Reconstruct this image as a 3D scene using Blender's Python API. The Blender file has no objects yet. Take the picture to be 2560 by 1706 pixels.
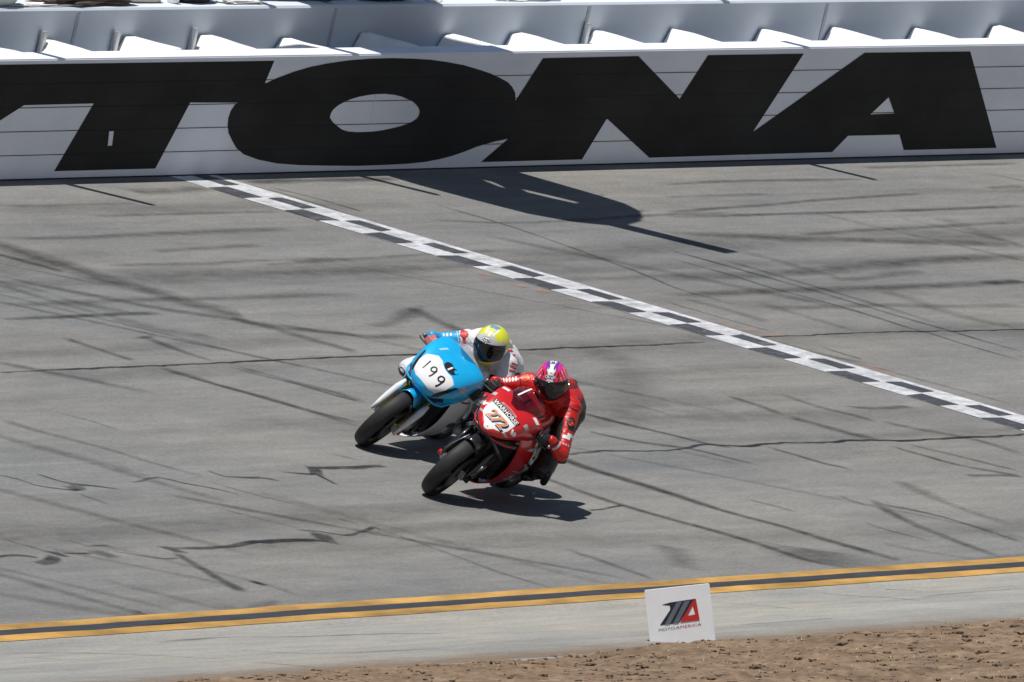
import bpy, bmesh, math, random
from mathutils import Vector, Matrix, noise
from mathutils.bvhtree import BVHTree
from mathutils.geometry import tessellate_polygon

random.seed(7)
scene = bpy.context.scene
COL = scene.collection
R_ = math.radians

# ------------------------------------------------------------------ camera, sky, sun, exposure
YAW, PIT, ROLL = 0.484319, 0.021893, -0.00128
CAM = Vector((-147.12894, -80.63853, 2.29604))
F = Vector((math.cos(YAW)*math.cos(PIT), math.sin(YAW)*math.cos(PIT), -math.sin(PIT)))
Rt = Vector((math.sin(YAW), -math.cos(YAW), 0.0)); Up = Rt.cross(F)
R2 = Rt*math.cos(ROLL)+Up*math.sin(ROLL); U2 = -Rt*math.sin(ROLL)+Up*math.cos(ROLL)
cd = bpy.data.cameras.new('camera'); cam = bpy.data.objects.new('camera', cd); COL.objects.link(cam)
cd.sensor_width = 36.0; cd.lens = 50192.33/2560*36.0; cd.clip_start = 1.0; cd.clip_end = 2000.0
cam.matrix_world = Matrix(((R2.x,U2.x,-F.x,CAM.x),(R2.y,U2.y,-F.y,CAM.y),(R2.z,U2.z,-F.z,CAM.z),(0,0,0,1)))
scene.camera = cam

SUN = Vector((-0.30, -0.10, 1.0)).normalized()          # direction towards the sun
world = bpy.data.worlds.new('World'); scene.world = world; world.use_nodes = True
wn = world.node_tree
sky = wn.nodes.new('ShaderNodeTexSky'); sky.sky_type = 'NISHITA'; sky.sun_disc = False
sky.sun_elevation = math.asin(SUN.z); sky.sun_rotation = math.atan2(SUN.x, SUN.y); sky.air_density = 1.0; sky.dust_density = 0.6
wn.nodes['Background'].inputs[1].default_value = 0.055
wn.links.new(sky.outputs[0], wn.nodes['Background'].inputs[0])
sl = bpy.data.lights.new('sun', 'SUN'); sl.energy = 4.8; sl.angle = R_(0.5); sl.color = (1.0, 0.965, 0.91)
so = bpy.data.objects.new('sun', sl); COL.objects.link(so); so.location = (0, 0, 60)
so.rotation_euler = (-SUN).to_track_quat('-Z', 'Y').to_euler()
scene.view_settings.view_transform = 'Standard'; scene.view_settings.look = 'None'
scene.view_settings.exposure = 0.0; scene.view_settings.gamma = 1.0; scene.view_settings.use_curve_mapping = False

scene.cycles.transparent_max_bounces = 64      # many thin rubber films overlap on the asphalt

# ------------------------------------------------------------------ materials
MATS = {}
def mat(name, col, rough=0.5, metal=0.0, var=0.12, scale=8.0, bump=0.0, bscale=40.0, coat=0.0, spec=0.5, stretch=(1,1,1)):
    if name in MATS: return MATS[name]
    m = bpy.data.materials.new(name); m.use_nodes = True; nt = m.node_tree; b = nt.nodes['Principled BSDF']
    b.inputs['Roughness'].default_value = rough; b.inputs['Metallic'].default_value = metal
    b.inputs['Specular IOR Level'].default_value = spec; b.inputs['Coat Weight'].default_value = coat; b.inputs['Coat Roughness'].default_value = 0.08
    tc = nt.nodes.new('ShaderNodeTexCoord'); mp = nt.nodes.new('ShaderNodeMapping'); mp.inputs['Scale'].default_value = stretch
    nt.links.new(tc.outputs['Object'], mp.inputs[0])
    nz = nt.nodes.new('ShaderNodeTexNoise'); nz.inputs['Scale'].default_value = scale; nz.inputs['Detail'].default_value = 6; nz.inputs['Roughness'].default_value = 0.6
    nt.links.new(mp.outputs[0], nz.inputs['Vector'])
    rp = nt.nodes.new('ShaderNodeValToRGB'); c = Vector(col)
    lo = [max(0, x*(1-var)) for x in c]; hi = [min(1, x*(1+var)) for x in c]
    rp.color_ramp.elements[0].position = 0.3; rp.color_ramp.elements[1].position = 0.7
    rp.color_ramp.elements[0].color = (*lo, 1); rp.color_ramp.elements[1].color = (*hi, 1)
    nt.links.new(nz.outputs[0], rp.inputs[0]); nt.links.new(rp.outputs[0], b.inputs['Base Color'])
    if bump:
        n2 = nt.nodes.new('ShaderNodeTexNoise'); n2.inputs['Scale'].default_value = bscale; n2.inputs['Detail'].default_value = 4
        nt.links.new(mp.outputs[0], n2.inputs['Vector'])
        bp = nt.nodes.new('ShaderNodeBump'); bp.inputs['Strength'].default_value = bump; bp.inputs['Distance'].default_value = 0.01
        nt.links.new(n2.outputs[0], bp.inputs['Height']); nt.links.new(bp.outputs[0], b.inputs['Normal'])
    MATS[name] = m; return m

def asphalt(name, base, dark, light, streak=0.05, seed=0.0):
    m = bpy.data.materials.new(name); m.use_nodes = True; nt = m.node_tree; b = nt.nodes['Principled BSDF']
    b.inputs['Roughness'].default_value = 0.85; b.inputs['Specular IOR Level'].default_value = 0.25
    tc = nt.nodes.new('ShaderNodeTexCoord')
    def nz(sc, scale, det=8, ro=0.6):
        mp = nt.nodes.new('ShaderNodeMapping'); mp.inputs['Scale'].default_value = sc; mp.inputs['Location'].default_value = (seed, seed*1.7, 0)
        nt.links.new(tc.outputs['Object'], mp.inputs[0])
        n = nt.nodes.new('ShaderNodeTexNoise'); n.inputs['Scale'].default_value = scale; n.inputs['Detail'].default_value = det; n.inputs['Roughness'].default_value = ro
        nt.links.new(mp.outputs[0], n.inputs['Vector']); return n
    def ramp(n, p0, p1, c0, c1):
        r = nt.nodes.new('ShaderNodeValToRGB'); r.color_ramp.elements[0].position = p0; r.color_ramp.elements[1].position = p1
        r.color_ramp.elements[0].color = (*c0, 1); r.color_ramp.elements[1].color = (*c1, 1); nt.links.new(n.outputs[0], r.inputs[0]); return r
    def mix(kind, f, a, c):
        x = nt.nodes.new('ShaderNodeMixRGB'); x.blend_type = kind; x.inputs[0].default_value = f
        nt.links.new(a.outputs[0], x.inputs[1]); nt.links.new(c.outputs[0], x.inputs[2]); return x
    a = ramp(nz((streak, 0.7, 1), 1.6), 0.32, 0.68, dark, light)
    s = ramp(nz((streak*2, 3.0, 1), 3.0, 5), 0.35, 0.7, (0.92, 0.92, 0.92), (1.05, 1.045, 1.035))
    c = mix('MULTIPLY', 1.0, a, s)
    l = ramp(nz((0.22, 0.5, 1), 0.9, 3), 0.35, 0.65, (0.90, 0.915, 0.935), (1.08, 1.05, 1.0))
    c = mix('MULTIPLY', 1.0, c, l)
    q = ramp(nz((0.18, 0.8, 1), 7, 6, 0.7), 0.32, 0.68, (0.87, 0.875, 0.885), (1.11, 1.11, 1.10))
    c = mix('MULTIPLY', 1.0, c, q)
    g = ramp(nz((0.35, 1, 1), 55, 3, 0.7), 0.3, 0.72, (0.80, 0.80, 0.80), (1.17, 1.17, 1.17))
    c = mix('MULTIPLY', 1.0, c, g)
    nt.links.new(c.outputs[0], b.inputs['Base Color'])
    bp = nt.nodes.new('ShaderNodeBump'); bp.inputs['Strength'].default_value = 0.35; bp.inputs['Distance'].default_value = 0.006
    nt.links.new(nz((1, 1, 1), 70, 3).outputs[0], bp.inputs['Height']); nt.links.new(bp.outputs[0], b.inputs['Normal'])
    return m

def rubber_film(name, col):
    m = bpy.data.materials.new(name); m.use_nodes = True; nt = m.node_tree; b = nt.nodes['Principled BSDF']
    b.inputs['Base Color'].default_value = (*col, 1); b.inputs['Roughness'].default_value = 0.8; b.inputs['Specular IOR Level'].default_value = 0.2
    at = nt.nodes.new('ShaderNodeAttribute'); at.attribute_name = 'cover'
    tc = nt.nodes.new('ShaderNodeTexCoord'); mp = nt.nodes.new('ShaderNodeMapping'); mp.inputs['Scale'].default_value = (0.5, 1.0, 1.0)
    nt.links.new(tc.outputs['Object'], mp.inputs[0])
    n = nt.nodes.new('ShaderNodeTexNoise'); n.inputs['Scale'].default_value = 7; n.inputs['Detail'].default_value = 8; n.inputs['Roughness'].default_value = 0.7
    nt.links.new(mp.outputs[0], n.inputs['Vector'])
    mr = nt.nodes.new('ShaderNodeMapRange'); mr.inputs[1].default_value = 0.3; mr.inputs[2].default_value = 0.62; mr.inputs[3].default_value = 0.35; mr.inputs[4].default_value = 1.0
    nt.links.new(n.outputs[0], mr.inputs[0])
    mu = nt.nodes.new('ShaderNodeMath'); mu.operation = 'MULTIPLY'; nt.links.new(at.outputs['Fac'], mu.inputs[0]); nt.links.new(mr.outputs[0], mu.inputs[1])
    nt.links.new(mu.outputs[0], b.inputs['Alpha'])
    return m

# ------------------------------------------------------------------ mesh helpers
def link(name, me, material=None, parent=None, smooth=False):
    o = bpy.data.objects.new(name, me); COL.objects.link(o)
    if material is not None:
        for mm in (material if isinstance(material, (list, tuple)) else [material]): me.materials.append(mm)
    if smooth:
        for f in me.polygons: f.use_smooth = True
    if parent is not None: o.parent = parent
    return o
def pyd(name, verts, faces, material=None, parent=None, smooth=False):
    me = bpy.data.meshes.new(name); me.from_pydata([tuple(v) for v in verts], [], faces); me.update()
    return link(name, me, material, parent, smooth)
def frombm(name, bm, material=None, parent=None, smooth=False):
    bmesh.ops.recalc_face_normals(bm, faces=bm.faces[:])
    me = bpy.data.meshes.new(name); bm.to_mesh(me); bm.free(); return link(name, me, material, parent, smooth)
def tag(o, label, cat, group=None):
    o['label'] = label; o['category'] = cat
    if group: o['group'] = group
    return o
def structure(o): o['kind'] = 'structure'; return o
def empty(name, label, cat, group=None, loc=(0,0,0)):
    o = bpy.data.objects.new(name, None); COL.objects.link(o); o.location = loc; o.empty_display_size = 0.2
    return tag(o, label, cat, group)
def prism(profile, x0, x1, tf):
    """closed profile [(a,b)...] extruded in X; tf(x,a,b)->Vector"""
    n = len(profile); v = [tf(x0,a,b) for a,b in profile]+[tf(x1,a,b) for a,b in profile]
    f = [(i,(i+1)%n,n+(i+1)%n,n+i) for i in range(n)]+[tuple(range(n))[::-1], tuple(range(n,2*n))]
    return v, f
def rrect(a0, a1, b0, b1, r, k=3):
    out = []
    for cx, cy, s in ((a1-r,b1-r,0),(a0+r,b1-r,90),(a0+r,b0+r,180),(a1-r,b0+r,270)):
        for i in range(k+1):
            t = R_(s+90*i/k); out.append((cx+r*math.cos(t), cy+r*math.sin(t)))
    return out
def evaluated(o):
    dg = bpy.context.evaluated_depsgraph_get(); dg.update()
    me = bpy.data.meshes.new_from_object(o.evaluated_get(dg), preserve_all_data_layers=True, depsgraph=dg)
    old = o.data; o.modifiers.clear(); o.data = me; bpy.data.meshes.remove(old); return o

# ------------------------------------------------------------------ the banked track
BETA = 0.250916; CB, SB = math.cos(BETA), math.sin(BETA); W = 11.428; CELL = 0.3719
def B(x, v, h=0.0): return Vector((x, -v*CB-h*SB, -v*SB+h*CB))      # x along track, v down the bank, h off the surface
NB = Vector((0, -SB, CB)); DB = Vector((0, -CB, -SB))
VA = W+0.54; AA = R_(3.0); CA, SA = math.cos(AA), math.sin(AA); WA = 2.42
PA = B(0, VA)
def AP(x, s, h=0.0): return PA+Vector((x, -s*CA-h*SA, -s*SA+h*CA))
BASEFRAME = Matrix(((1,0,0,0),(0,CB,-SB,0),(0,SB,CB,0),(0,0,0,1)))   # local x, uphill, normal

def bank_obj(name, verts, faces, m, parent=None, smooth=False):
    o = pyd(name, verts, faces, m, parent, smooth); return o
M_ASPH = asphalt('track_asphalt', None, (0.176,0.176,0.174), (0.222,0.221,0.216))
M_APRON = asphalt('apron_concrete', None, (0.25,0.245,0.232), (0.335,0.328,0.305), streak=0.035, seed=5.0)
def sheet(name, x0, x1, v0, v1, h, m, nx=60, fn=B, parent=None):
    vs, fs = [], []
    for i in range(nx+1):
        x = x0+(x1-x0)*i/nx; vs += [fn(x, v0, h), fn(x, v1, h)]
    for i in range(nx): fs.append((2*i, 2*i+1, 2*i+3, 2*i+2))
    return pyd(name, vs, fs, m, parent)
track = structure(sheet('track', -90, 140, -1.3, W+0.37, 0.0, M_ASPH))
vs, fs = [], []
for i in range(61):
    x = -90+230*i/60; vs += [B(x, W+0.37), B(x, VA), AP(x, WA+1.0)]
for i in range(60): fs += [(3*i,3*i+1,3*i+4,3*i+3), (3*i+1,3*i+2,3*i+5,3*i+4)]
apron = structure(pyd('apron', vs, fs, M_APRON))

# painted lines at the foot of the bank
def wavy_strip(name, x0, x1, a, b, h, m, amp=0.012, parent=None, fn=B, seed=0):
    vs, fs = [], []; n = 400
    for i in range(n+1):
        x = x0+(x1-x0)*i/n
        da = amp*noise.noise(Vector((x*0.9, seed, 0)))+0.3*amp*noise.noise(Vector((x*5, seed, 3))); db = amp*noise.noise(Vector((x*0.9, seed+9, 0)))+0.3*amp*noise.noise(Vector((x*5, seed, 7)))
        vs += [fn(x, a+da, h), fn(x, b+db, h)]
    for i in range(n): fs.append((2*i, 2*i+1, 2*i+3, 2*i+2))
    return pyd(name, vs, fs, m, parent)
def worn(name, col, var, lo, hi, scale=5.0):
    m = mat(name, col, 0.75, var=var, scale=9, bump=0.2, bscale=60, stretch=(0.4,1.5,1)); nt = m.node_tree; b = nt.nodes['Principled BSDF']
    tc = nt.nodes.new('ShaderNodeTexCoord'); mp = nt.nodes.new('ShaderNodeMapping'); mp.inputs['Scale'].default_value = (0.5,1.4,1); nt.links.new(tc.outputs['Object'], mp.inputs[0])
    n = nt.nodes.new('ShaderNodeTexNoise'); n.inputs['Scale'].default_value = scale; n.inputs['Detail'].default_value = 10; n.inputs['Roughness'].default_value = 0.8; nt.links.new(mp.outputs[0], n.inputs['Vector'])
    r = nt.nodes.new('ShaderNodeMapRange'); r.inputs[1].default_value = 0.36; r.inputs[2].default_value = 0.56; r.inputs[3].default_value = lo; r.inputs[4].default_value = hi
    nt.links.new(n.outputs[0], r.inputs[0]); nt.links.new(r.outputs[0], b.inputs['Alpha']); return m
M_YEL = mat('yellow_road_paint', (0.375,0.215,0.055), 0.8, var=0.45, scale=4, bump=0.3, bscale=60, stretch=(0.3,1,1))
M_BLKP = mat('black_road_paint', (0.030,0.034,0.045), 0.75, var=0.3, scale=8, stretch=(0.3,1,1))
M_WHTP = worn('worn_white_paint', (0.56,0.57,0.60), 0.14, 0.45, 1.0)
M_BLKW = worn('worn_black_paint', (0.045,0.048,0.058), 0.3, 0.55, 1.0, 6.0)
yl = structure(wavy_strip('yellow_line', -70, 60, W, W+0.135, 0.004, M_YEL, 0.022, seed=1))
structure(wavy_strip('black_line', -70, 60, W+0.13, W+0.245, 0.006, M_BLKP, 0.020, seed=2))
structure(wavy_strip('yellow_line', -70, 60, W+0.24, W+0.375, 0.004, M_YEL, 0.022, seed=3))

# chequered finish line: two rows of painted squares with a white edge
COLS = [(0.0, CELL), (CELL, 1.83*CELL), (1.83*CELL, 2.20*CELL)]
fl = structure(sheet('finish_line', 0.0, 2.16*CELL, 0.0, W, 0.004, M_WHTP, nx=1))
for r in range(2):
    for k in range(31):
        dark = (k+r) % 2 == 1
        j = lambda: random.uniform(-0.016, 0.016)
        if not dark: continue
        x0, x1 = COLS[r]; v0, v1 = k*CELL+.012, min((k+1)*CELL, W)-.012; g = 0.024 if r else 0.008; x1 -= .022
        pyd('painted_square', [B(x0+j()*.5+g,v0+j(),.007),B(x1+j()*.5,v0+j(),.007),B(x1+j()*.5,v1+j()-g,.007),B(x0+j()*.5+g,v1+j()-g,.007)], [(0,3,2,1)], M_BLKW if dark else M_WHTP, fl)

# tyre marks and sealed cracks lying on the asphalt
MARKS=[('s',0.3,0.5,[(-6.17,1.8),(-6.15,1.87),(-6.18,2.33),(-6.18,2.62),(-6.29,2.97),(-6.14,3.32),(-6.21,3.65),(-6.06,3.99),(-5.99,4.09)]),
('s',0.1,0.6,[(-6.66,2.11),(-6.62,2.14),(-6.55,2.43),(-6.52,2.52),(-6.55,2.71)]),
('s',0.12,0.45,[(-7.65,2.74),(-7.49,3.08),(-7.15,3.46),(-6.93,3.76),(-6.66,3.97),(-6.36,4.16),(-6.06,4.42),(-5.79,4.56),(-5.25,4.77)]),
('s',0.15,0.5,[(-6.32,4.14),(-6.17,4.49),(-6.17,4.77),(-6.13,5.03),(-6.12,5.25)]),
('s',0.14,0.35,[(-8.05,2.97),(-8.08,3.35),(-8.04,3.68),(-8.0,3.87)]),
('s',0.16,0.3,[(-7.9,3.38),(-7.75,3.66),(-7.45,3.92)]),
('s',0.09,0.5,[(-9.68,4.48),(-9.71,4.71),(-9.74,5.01),(-9.74,5.21)]),
('s',0.09,0.5,[(-8.45,4.52),(-8.55,4.75),(-8.65,5.09),(-8.61,5.28)]),
('s',0.22,0.5,[(-8.49,4.52),(-8.48,4.62)]),
('s',0.09,0.4,[(-9.69,5.38),(-9.66,5.66),(-9.69,5.92),(-9.61,6.27),(-9.61,6.68),(-9.63,7.19)]),
('s',0.09,0.4,[(-8.57,5.43),(-8.5,5.71),(-8.46,5.97),(-8.38,6.28),(-8.45,6.6)]),
('s',0.2,0.25,[(-8.11,4.01),(-7.96,4.21),(-7.89,4.45),(-7.44,4.62)]),
('s',0.09,0.4,[(-9.04,3.54),(-8.08,3.56),(-6.78,3.54),(-5.61,3.59),(-4.31,3.59),(-3.18,3.62)]),
('s',0.06,0.6,[(-9.71,3.93),(-8.85,3.93),(-7.97,3.92),(-7.08,3.92)]),
('s',0.08,0.4,[(-5.81,1.68),(-4.62,1.73),(-3.53,1.69),(-1.92,1.67),(-0.84,1.66)]),
('s',0.07,0.4,[(-5.58,2.56),(-4.81,2.56),(-4.08,2.59),(-2.99,2.56),(-1.49,2.61)]),
('s',0.06,0.35,[(-4.16,2.19),(-3.3,2.15),(-2.16,2.1)]),
('s',0.05,0.3,[(-4.2,0.75),(-2.94,0.77),(-1.91,0.77)]),
('s',0.05,0.3,[(-3.3,1.12),(-1.99,1.12),(-0.19,1.14)]),
('s',0.1,0.4,[(-1.43,0.42),(-0.77,0.42),(-0.02,0.37)]),
('s',0.08,0.6,[(0.88,0.24),(1.71,0.23),(2.93,0.25),(3.61,0.24)]),
('s',0.05,0.5,[(1.0,0.4),(1.17,0.69),(1.2,1.12),(1.17,1.22)]),
('c',0.045,0.9,[(-12.15,5.34),(-11.13,5.34),(-10.07,5.34),(-8.81,5.35),(-7.2,5.33),(-5.39,5.34),(-3.83,5.35),(-2.77,5.35),(-1.65,5.37),(-0.32,5.36)]),
('c',0.04,0.9,[(0.32,5.35),(0.94,5.28),(1.64,5.29),(2.83,5.29),(3.97,5.34),(5.55,5.39),(6.8,5.38)]),
('s',0.05,0.55,[(5.9,1.66),(6.72,1.68),(7.72,1.68),(8.74,1.69),(9.9,1.7),(10.8,1.7),(11.73,1.69),(12.86,1.66)]),
('s',0.05,0.5,[(6.12,1.54),(7.29,1.45),(8.26,1.4),(9.15,1.32),(10.14,1.26),(11.83,1.17)]),
('s',0.12,0.5,[(4.98,2.14),(5.75,2.27),(6.53,2.39),(7.22,2.48),(8.4,2.63),(9.61,2.78),(10.45,2.89)]),
('s',0.06,0.4,[(7.18,2.35),(8.5,2.27),(9.75,2.24),(10.74,2.2),(11.84,2.18)]),
('s',0.12,0.45,[(2.43,3.5),(3.52,3.52),(4.78,3.46),(5.72,3.42),(7.11,3.3),(8.42,3.23),(9.81,3.22)]),
('s',0.09,0.4,[(5.12,3.73),(5.71,3.72),(6.49,3.62),(7.19,3.57)]),
('s',0.1,0.5,[(1.52,3.99),(2.63,3.99),(3.51,3.98),(4.64,3.98),(5.75,4.01),(6.91,4.01),(8.32,3.98)]),
('s',0.07,0.7,[(7.52,4.0),(8.32,3.98)]),
('s',0.09,0.35,[(2.33,4.45),(3.37,4.5),(4.46,4.52),(5.69,4.64),(6.9,4.7)]),
('s',0.045,0.55,[(3.65,2.85),(3.69,3.13),(3.73,3.49),(3.68,3.89),(3.75,4.3),(3.79,4.65),(3.73,5.2),(3.77,5.4),(3.72,5.8),(3.76,6.3)]),
('s',0.05,0.55,[(4.09,2.65),(4.16,3.04),(4.19,3.47),(4.22,3.98),(4.21,4.43),(4.2,4.81),(4.23,5.31),(4.22,5.69),(4.27,6.04)]),
('s',0.04,0.5,[(1.23,4.14),(1.23,4.51),(1.26,4.87),(1.3,5.21)]),
('s',0.04,0.5,[(1.25,5.61),(1.25,5.9),(1.25,6.05)]),
('s',0.2,0.25,[(5.36,4.06),(5.36,4.36),(5.22,4.81),(5.34,5.12),(5.55,5.39)]),
('s',0.2,0.2,[(10.61,1.95),(10.51,2.31),(10.31,2.72),(10.45,2.89)]),
('s',0.15,0.25,[(5.18,2.72),(5.3,3.03),(5.3,3.34),(5.37,3.75)]),
('s',0.14,0.25,[(1.68,4.05),(1.76,4.46),(1.75,4.9)]),
('s',0.12,0.2,[(2.67,4.27),(2.66,4.72),(2.69,5.22)]),
('s',0.05,0.4,[(7.76,0.67),(9.0,0.62),(10.44,0.64),(11.57,0.68)]),
('s',0.05,0.35,[(12.28,0.31),(13.49,0.31),(15.52,0.3)]),
('s',0.05,0.3,[(7.04,1.05),(8.19,1.05),(9.07,1.05)]),
('s',0.06,0.3,[(13.27,1.06),(14.1,1.03)]),
('s',0.12,0.5,[(-3.04,4.03),(-3.32,4.41),(-3.52,4.77),(-3.76,5.06)]),
('s',0.1,0.4,[(-4.63,4.52),(-4.13,4.45),(-3.56,4.26),(-3.02,4.06)]),
('s',0.28,0.4,[(-3.07,4.03),(-3.04,4.16)]),
('s',0.09,0.45,[(-5.95,4.39),(-5.54,4.65),(-5.11,4.82),(-4.46,4.83)]),
('s',0.06,0.4,[(0.75,0.31),(0.91,0.6),(0.86,1.1),(0.81,1.39)]),
('s',0.06,0.3,[(-3.2,2.69),(-0.72,2.57),(1.35,2.49)]),
('s',0.05,0.4,[(1.81,1.51),(2.85,1.68),(4.46,1.67),(5.8,1.6),(7.41,1.61)]),
('s',0.04,0.5,[(2.79,1.06),(2.78,1.93),(2.4,3.2),(2.11,3.82),(2.19,4.33)]),
('s',0.1,0.25,[(-0.62,3.35),(1.57,3.43),(4.06,3.38)]),
('s',0.28,0.2,[(-2.23,5.39),(-2.79,5.89),(-3.98,6.61),(-5.47,7.29)]),
('c',0.05,0.9,[(-8.16,8.19),(-7.6,8.15),(-7.2,8.14),(-6.8,8.2),(-6.12,8.2),(-5.56,8.11),(-5.08,8.21),(-4.26,8.18),(-3.59,8.23),(-3.08,8.21),(-2.18,8.3),(-1.36,8.29),(-0.19,8.31),(0.49,8.24)]),
('s',0.07,0.7,[(-5.77,7.13),(-5.75,7.27),(-5.66,7.56),(-5.53,7.82),(-5.44,8.1),(-5.23,8.19)]),
('s',0.06,0.6,[(-6.57,7.61),(-6.54,7.7),(-6.32,7.99),(-5.92,8.2),(-5.83,8.48),(-5.72,8.75)]),
('s',0.06,0.65,[(-4.72,8.23),(-4.68,8.53),(-4.68,8.78),(-4.54,8.96)]),
('s',0.12,0.5,[(-2.91,7.47),(-2.83,7.73),(-2.79,8.05),(-2.62,8.21)]),
('s',0.07,0.4,[(-2.74,6.84),(-2.78,7.2),(-2.88,7.48)]),
('s',0.08,0.4,[(-1.82,6.87),(-1.91,7.25),(-1.82,7.54),(-1.78,7.77)]),
('s',0.1,0.4,[(-1.73,7.75),(-1.55,7.99),(-1.32,8.21),(-1.18,8.39),(-1.22,8.84)]),
('s',0.06,0.5,[(-2.83,8.4),(-2.79,8.72),(-2.74,9.03),(-2.33,9.4)]),
('s',0.06,0.4,[(-2.47,8.38),(-2.29,8.79),(-2.2,9.08),(-2.1,9.29)]),
('s',0.11,0.8,[(-8.29,7.89),(-8.22,8.11),(-8.31,8.4),(-8.35,8.67),(-8.34,8.99),(-8.38,9.42),(-8.42,9.85),(-8.33,10.28),(-8.32,10.77),(-8.27,11.14),(-8.25,11.34)]),
('s',0.09,0.65,[(-9.36,8.43),(-9.45,8.85),(-9.57,9.32),(-9.59,9.55),(-9.56,9.96),(-9.47,10.4),(-9.5,10.9),(-9.54,11.16),(-9.47,11.3)]),
('s',0.5,0.45,[(-8.99,10.83),(-9.14,11.02),(-9.54,11.32)]),
('s',0.3,0.45,[(-6.0,9.88),(-5.9,10.03)]),
('s',0.07,0.65,[(-5.88,9.92),(-5.69,10.05),(-5.56,10.31),(-5.56,10.64),(-5.63,11.09)]),
('s',0.09,0.5,[(-5.97,9.97),(-6.26,10.34),(-6.47,10.78),(-6.66,11.36)]),
('s',0.2,0.2,[(-5.74,10.7),(-5.55,10.88),(-5.55,11.04)]),
('s',0.12,0.3,[(-4.41,9.31),(-4.59,9.56),(-4.81,9.93),(-4.9,10.3),(-4.9,10.63)]),
('s',0.06,0.35,[(-7.56,9.56),(-7.47,9.76),(-7.43,9.98)]),
('s',0.05,0.3,[(-6.04,9.58),(-6.13,9.95)]),
('s',0.09,0.45,[(-12.36,10.5),(-12.39,10.84),(-12.46,11.12),(-12.51,11.4)]),
('s',0.15,0.3,[(-10.81,10.57),(-11.13,10.85),(-11.61,11.21)]),
('c',0.05,0.7,[(-10.3,9.62),(-10.11,9.61),(-9.59,9.55)]),
('s',0.05,0.5,[(-1.49,7.32),(-1.05,7.4),(-0.46,7.38)]),
('s',0.05,0.5,[(-3.19,9.29),(-2.56,9.35),(-2.37,9.43)]),
('s',0.05,0.35,[(-6.95,10.3),(-6.99,10.56),(-6.9,10.92)]),
('s',0.07,0.2,[(-6.23,8.19),(-5.96,8.71)]),
('s',0.05,0.3,[(-4.59,6.9),(-4.55,7.3)]),
('s',0.08,0.55,[(-9.74,5.4),(-9.73,5.7),(-9.69,6.03),(-9.65,6.36),(-9.61,6.68),(-9.45,7.09)]),
('s',0.05,0.5,[(-8.68,5.46),(-8.64,5.72),(-8.53,6.01),(-8.52,6.36),(-8.44,6.53)]),
('s',0.09,0.35,[(-14.24,6.54),(-14.27,6.83),(-14.19,7.13),(-14.11,7.56),(-14.13,7.78),(-14.09,8.03),(-14.05,8.28)]),
('s',0.12,0.3,[(-15.04,7.0),(-15.0,7.32),(-14.92,7.61),(-14.91,8.01),(-14.9,8.41),(-14.81,8.91)]),
('s',0.05,0.3,[(-13.21,6.43),(-13.1,6.71),(-13.16,7.02)]),
('c',0.05,0.6,[(-16.69,7.92),(-16.6,8.06),(-16.63,8.23),(-16.43,8.37),(-16.23,8.39)]),
('c',0.05,0.8,[(-16.12,7.96),(-16.14,8.18),(-15.92,8.32),(-15.71,8.42)]),
('c',0.14,0.5,[(-16.35,8.35),(-16.2,8.37),(-16.09,8.27)]),
('s',0.05,0.4,[(-16.43,8.48),(-16.46,8.66),(-16.51,8.82)]),
('c',0.045,0.6,[(-15.25,8.29),(-14.77,8.21),(-14.66,8.22),(-14.59,8.38),(-14.42,8.55),(-14.36,8.73)]),
('s',0.04,0.4,[(-14.81,8.04),(-14.7,8.17)]),
('c',0.06,0.7,[(-13.71,8.11),(-13.75,8.28),(-13.33,8.35),(-13.23,8.46)]),
('c',0.055,0.8,[(-12.77,8.24),(-12.47,8.33),(-12.43,8.35),(-12.6,8.62)]),
('c',0.09,0.8,[(-12.2,8.17),(-11.95,8.19),(-11.49,8.22),(-11.11,8.21)]),
('c',0.12,0.8,[(-12.16,8.17),(-12.45,8.35)]),
('s',0.06,0.4,[(-11.3,7.8),(-11.18,8.04)]),
('s',0.05,0.25,[(-14.19,8.35),(-14.14,8.8),(-13.99,9.12)]),
('c',0.06,0.85,[(-20.12,9.91),(-19.79,9.85),(-19.6,9.95)]),
('c',0.13,0.7,[(-19.84,10.11),(-19.58,10.05),(-19.32,9.94)]),
('c',0.15,0.7,[(-19.27,9.88),(-19.13,9.91)]),
('c',0.05,0.85,[(-19.1,9.9),(-18.73,9.93)]),
('c',0.22,0.55,[(-18.74,9.98),(-18.5,9.96)]),
('c',0.04,0.5,[(-18.39,9.91),(-18.23,10.04),(-18.04,10.16),(-17.85,10.16)]),
('c',0.05,0.5,[(-18.55,9.77),(-18.2,9.78)]),
('c',0.2,0.75,[(-17.64,9.95),(-17.48,9.97)]),
('c',0.085,0.85,[(-17.49,9.95),(-17.05,9.97),(-16.71,9.97),(-16.31,9.91),(-15.75,9.9),(-15.32,9.93),(-15.21,10.0)]),
('s',0.07,0.7,[(-17.66,10.02),(-17.93,10.39),(-18.18,10.71),(-18.42,11.06)]),
('c',0.2,0.65,[(-14.96,9.77),(-15.24,10.04)]),
('c',0.05,0.7,[(-15.12,9.69),(-14.9,9.73),(-14.72,9.86),(-14.41,9.83),(-13.96,9.7)]),
('c',0.05,0.5,[(-13.96,9.7),(-14.02,9.78)]),
('s',0.05,0.4,[(-14.1,9.4),(-14.04,9.63)]),
('s',0.06,0.35,[(-19.31,9.47),(-19.24,9.69),(-19.27,9.88)]),
('s',0.05,0.3,[(-18.57,9.59),(-18.44,9.76)]),
('s',0.05,0.35,[(-14.03,9.74),(-14.04,10.09),(-14.16,10.56),(-14.28,11.03),(-14.26,11.55)]),
('s',0.05,0.25,[(-15.21,9.0),(-15.13,9.36),(-14.99,9.68)]),
('c',0.11,0.8,[(-17.87,10.8),(-17.86,10.93)]),
('s',0.05,0.3,[(-17.86,10.93),(-17.83,11.25)]),
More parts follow.
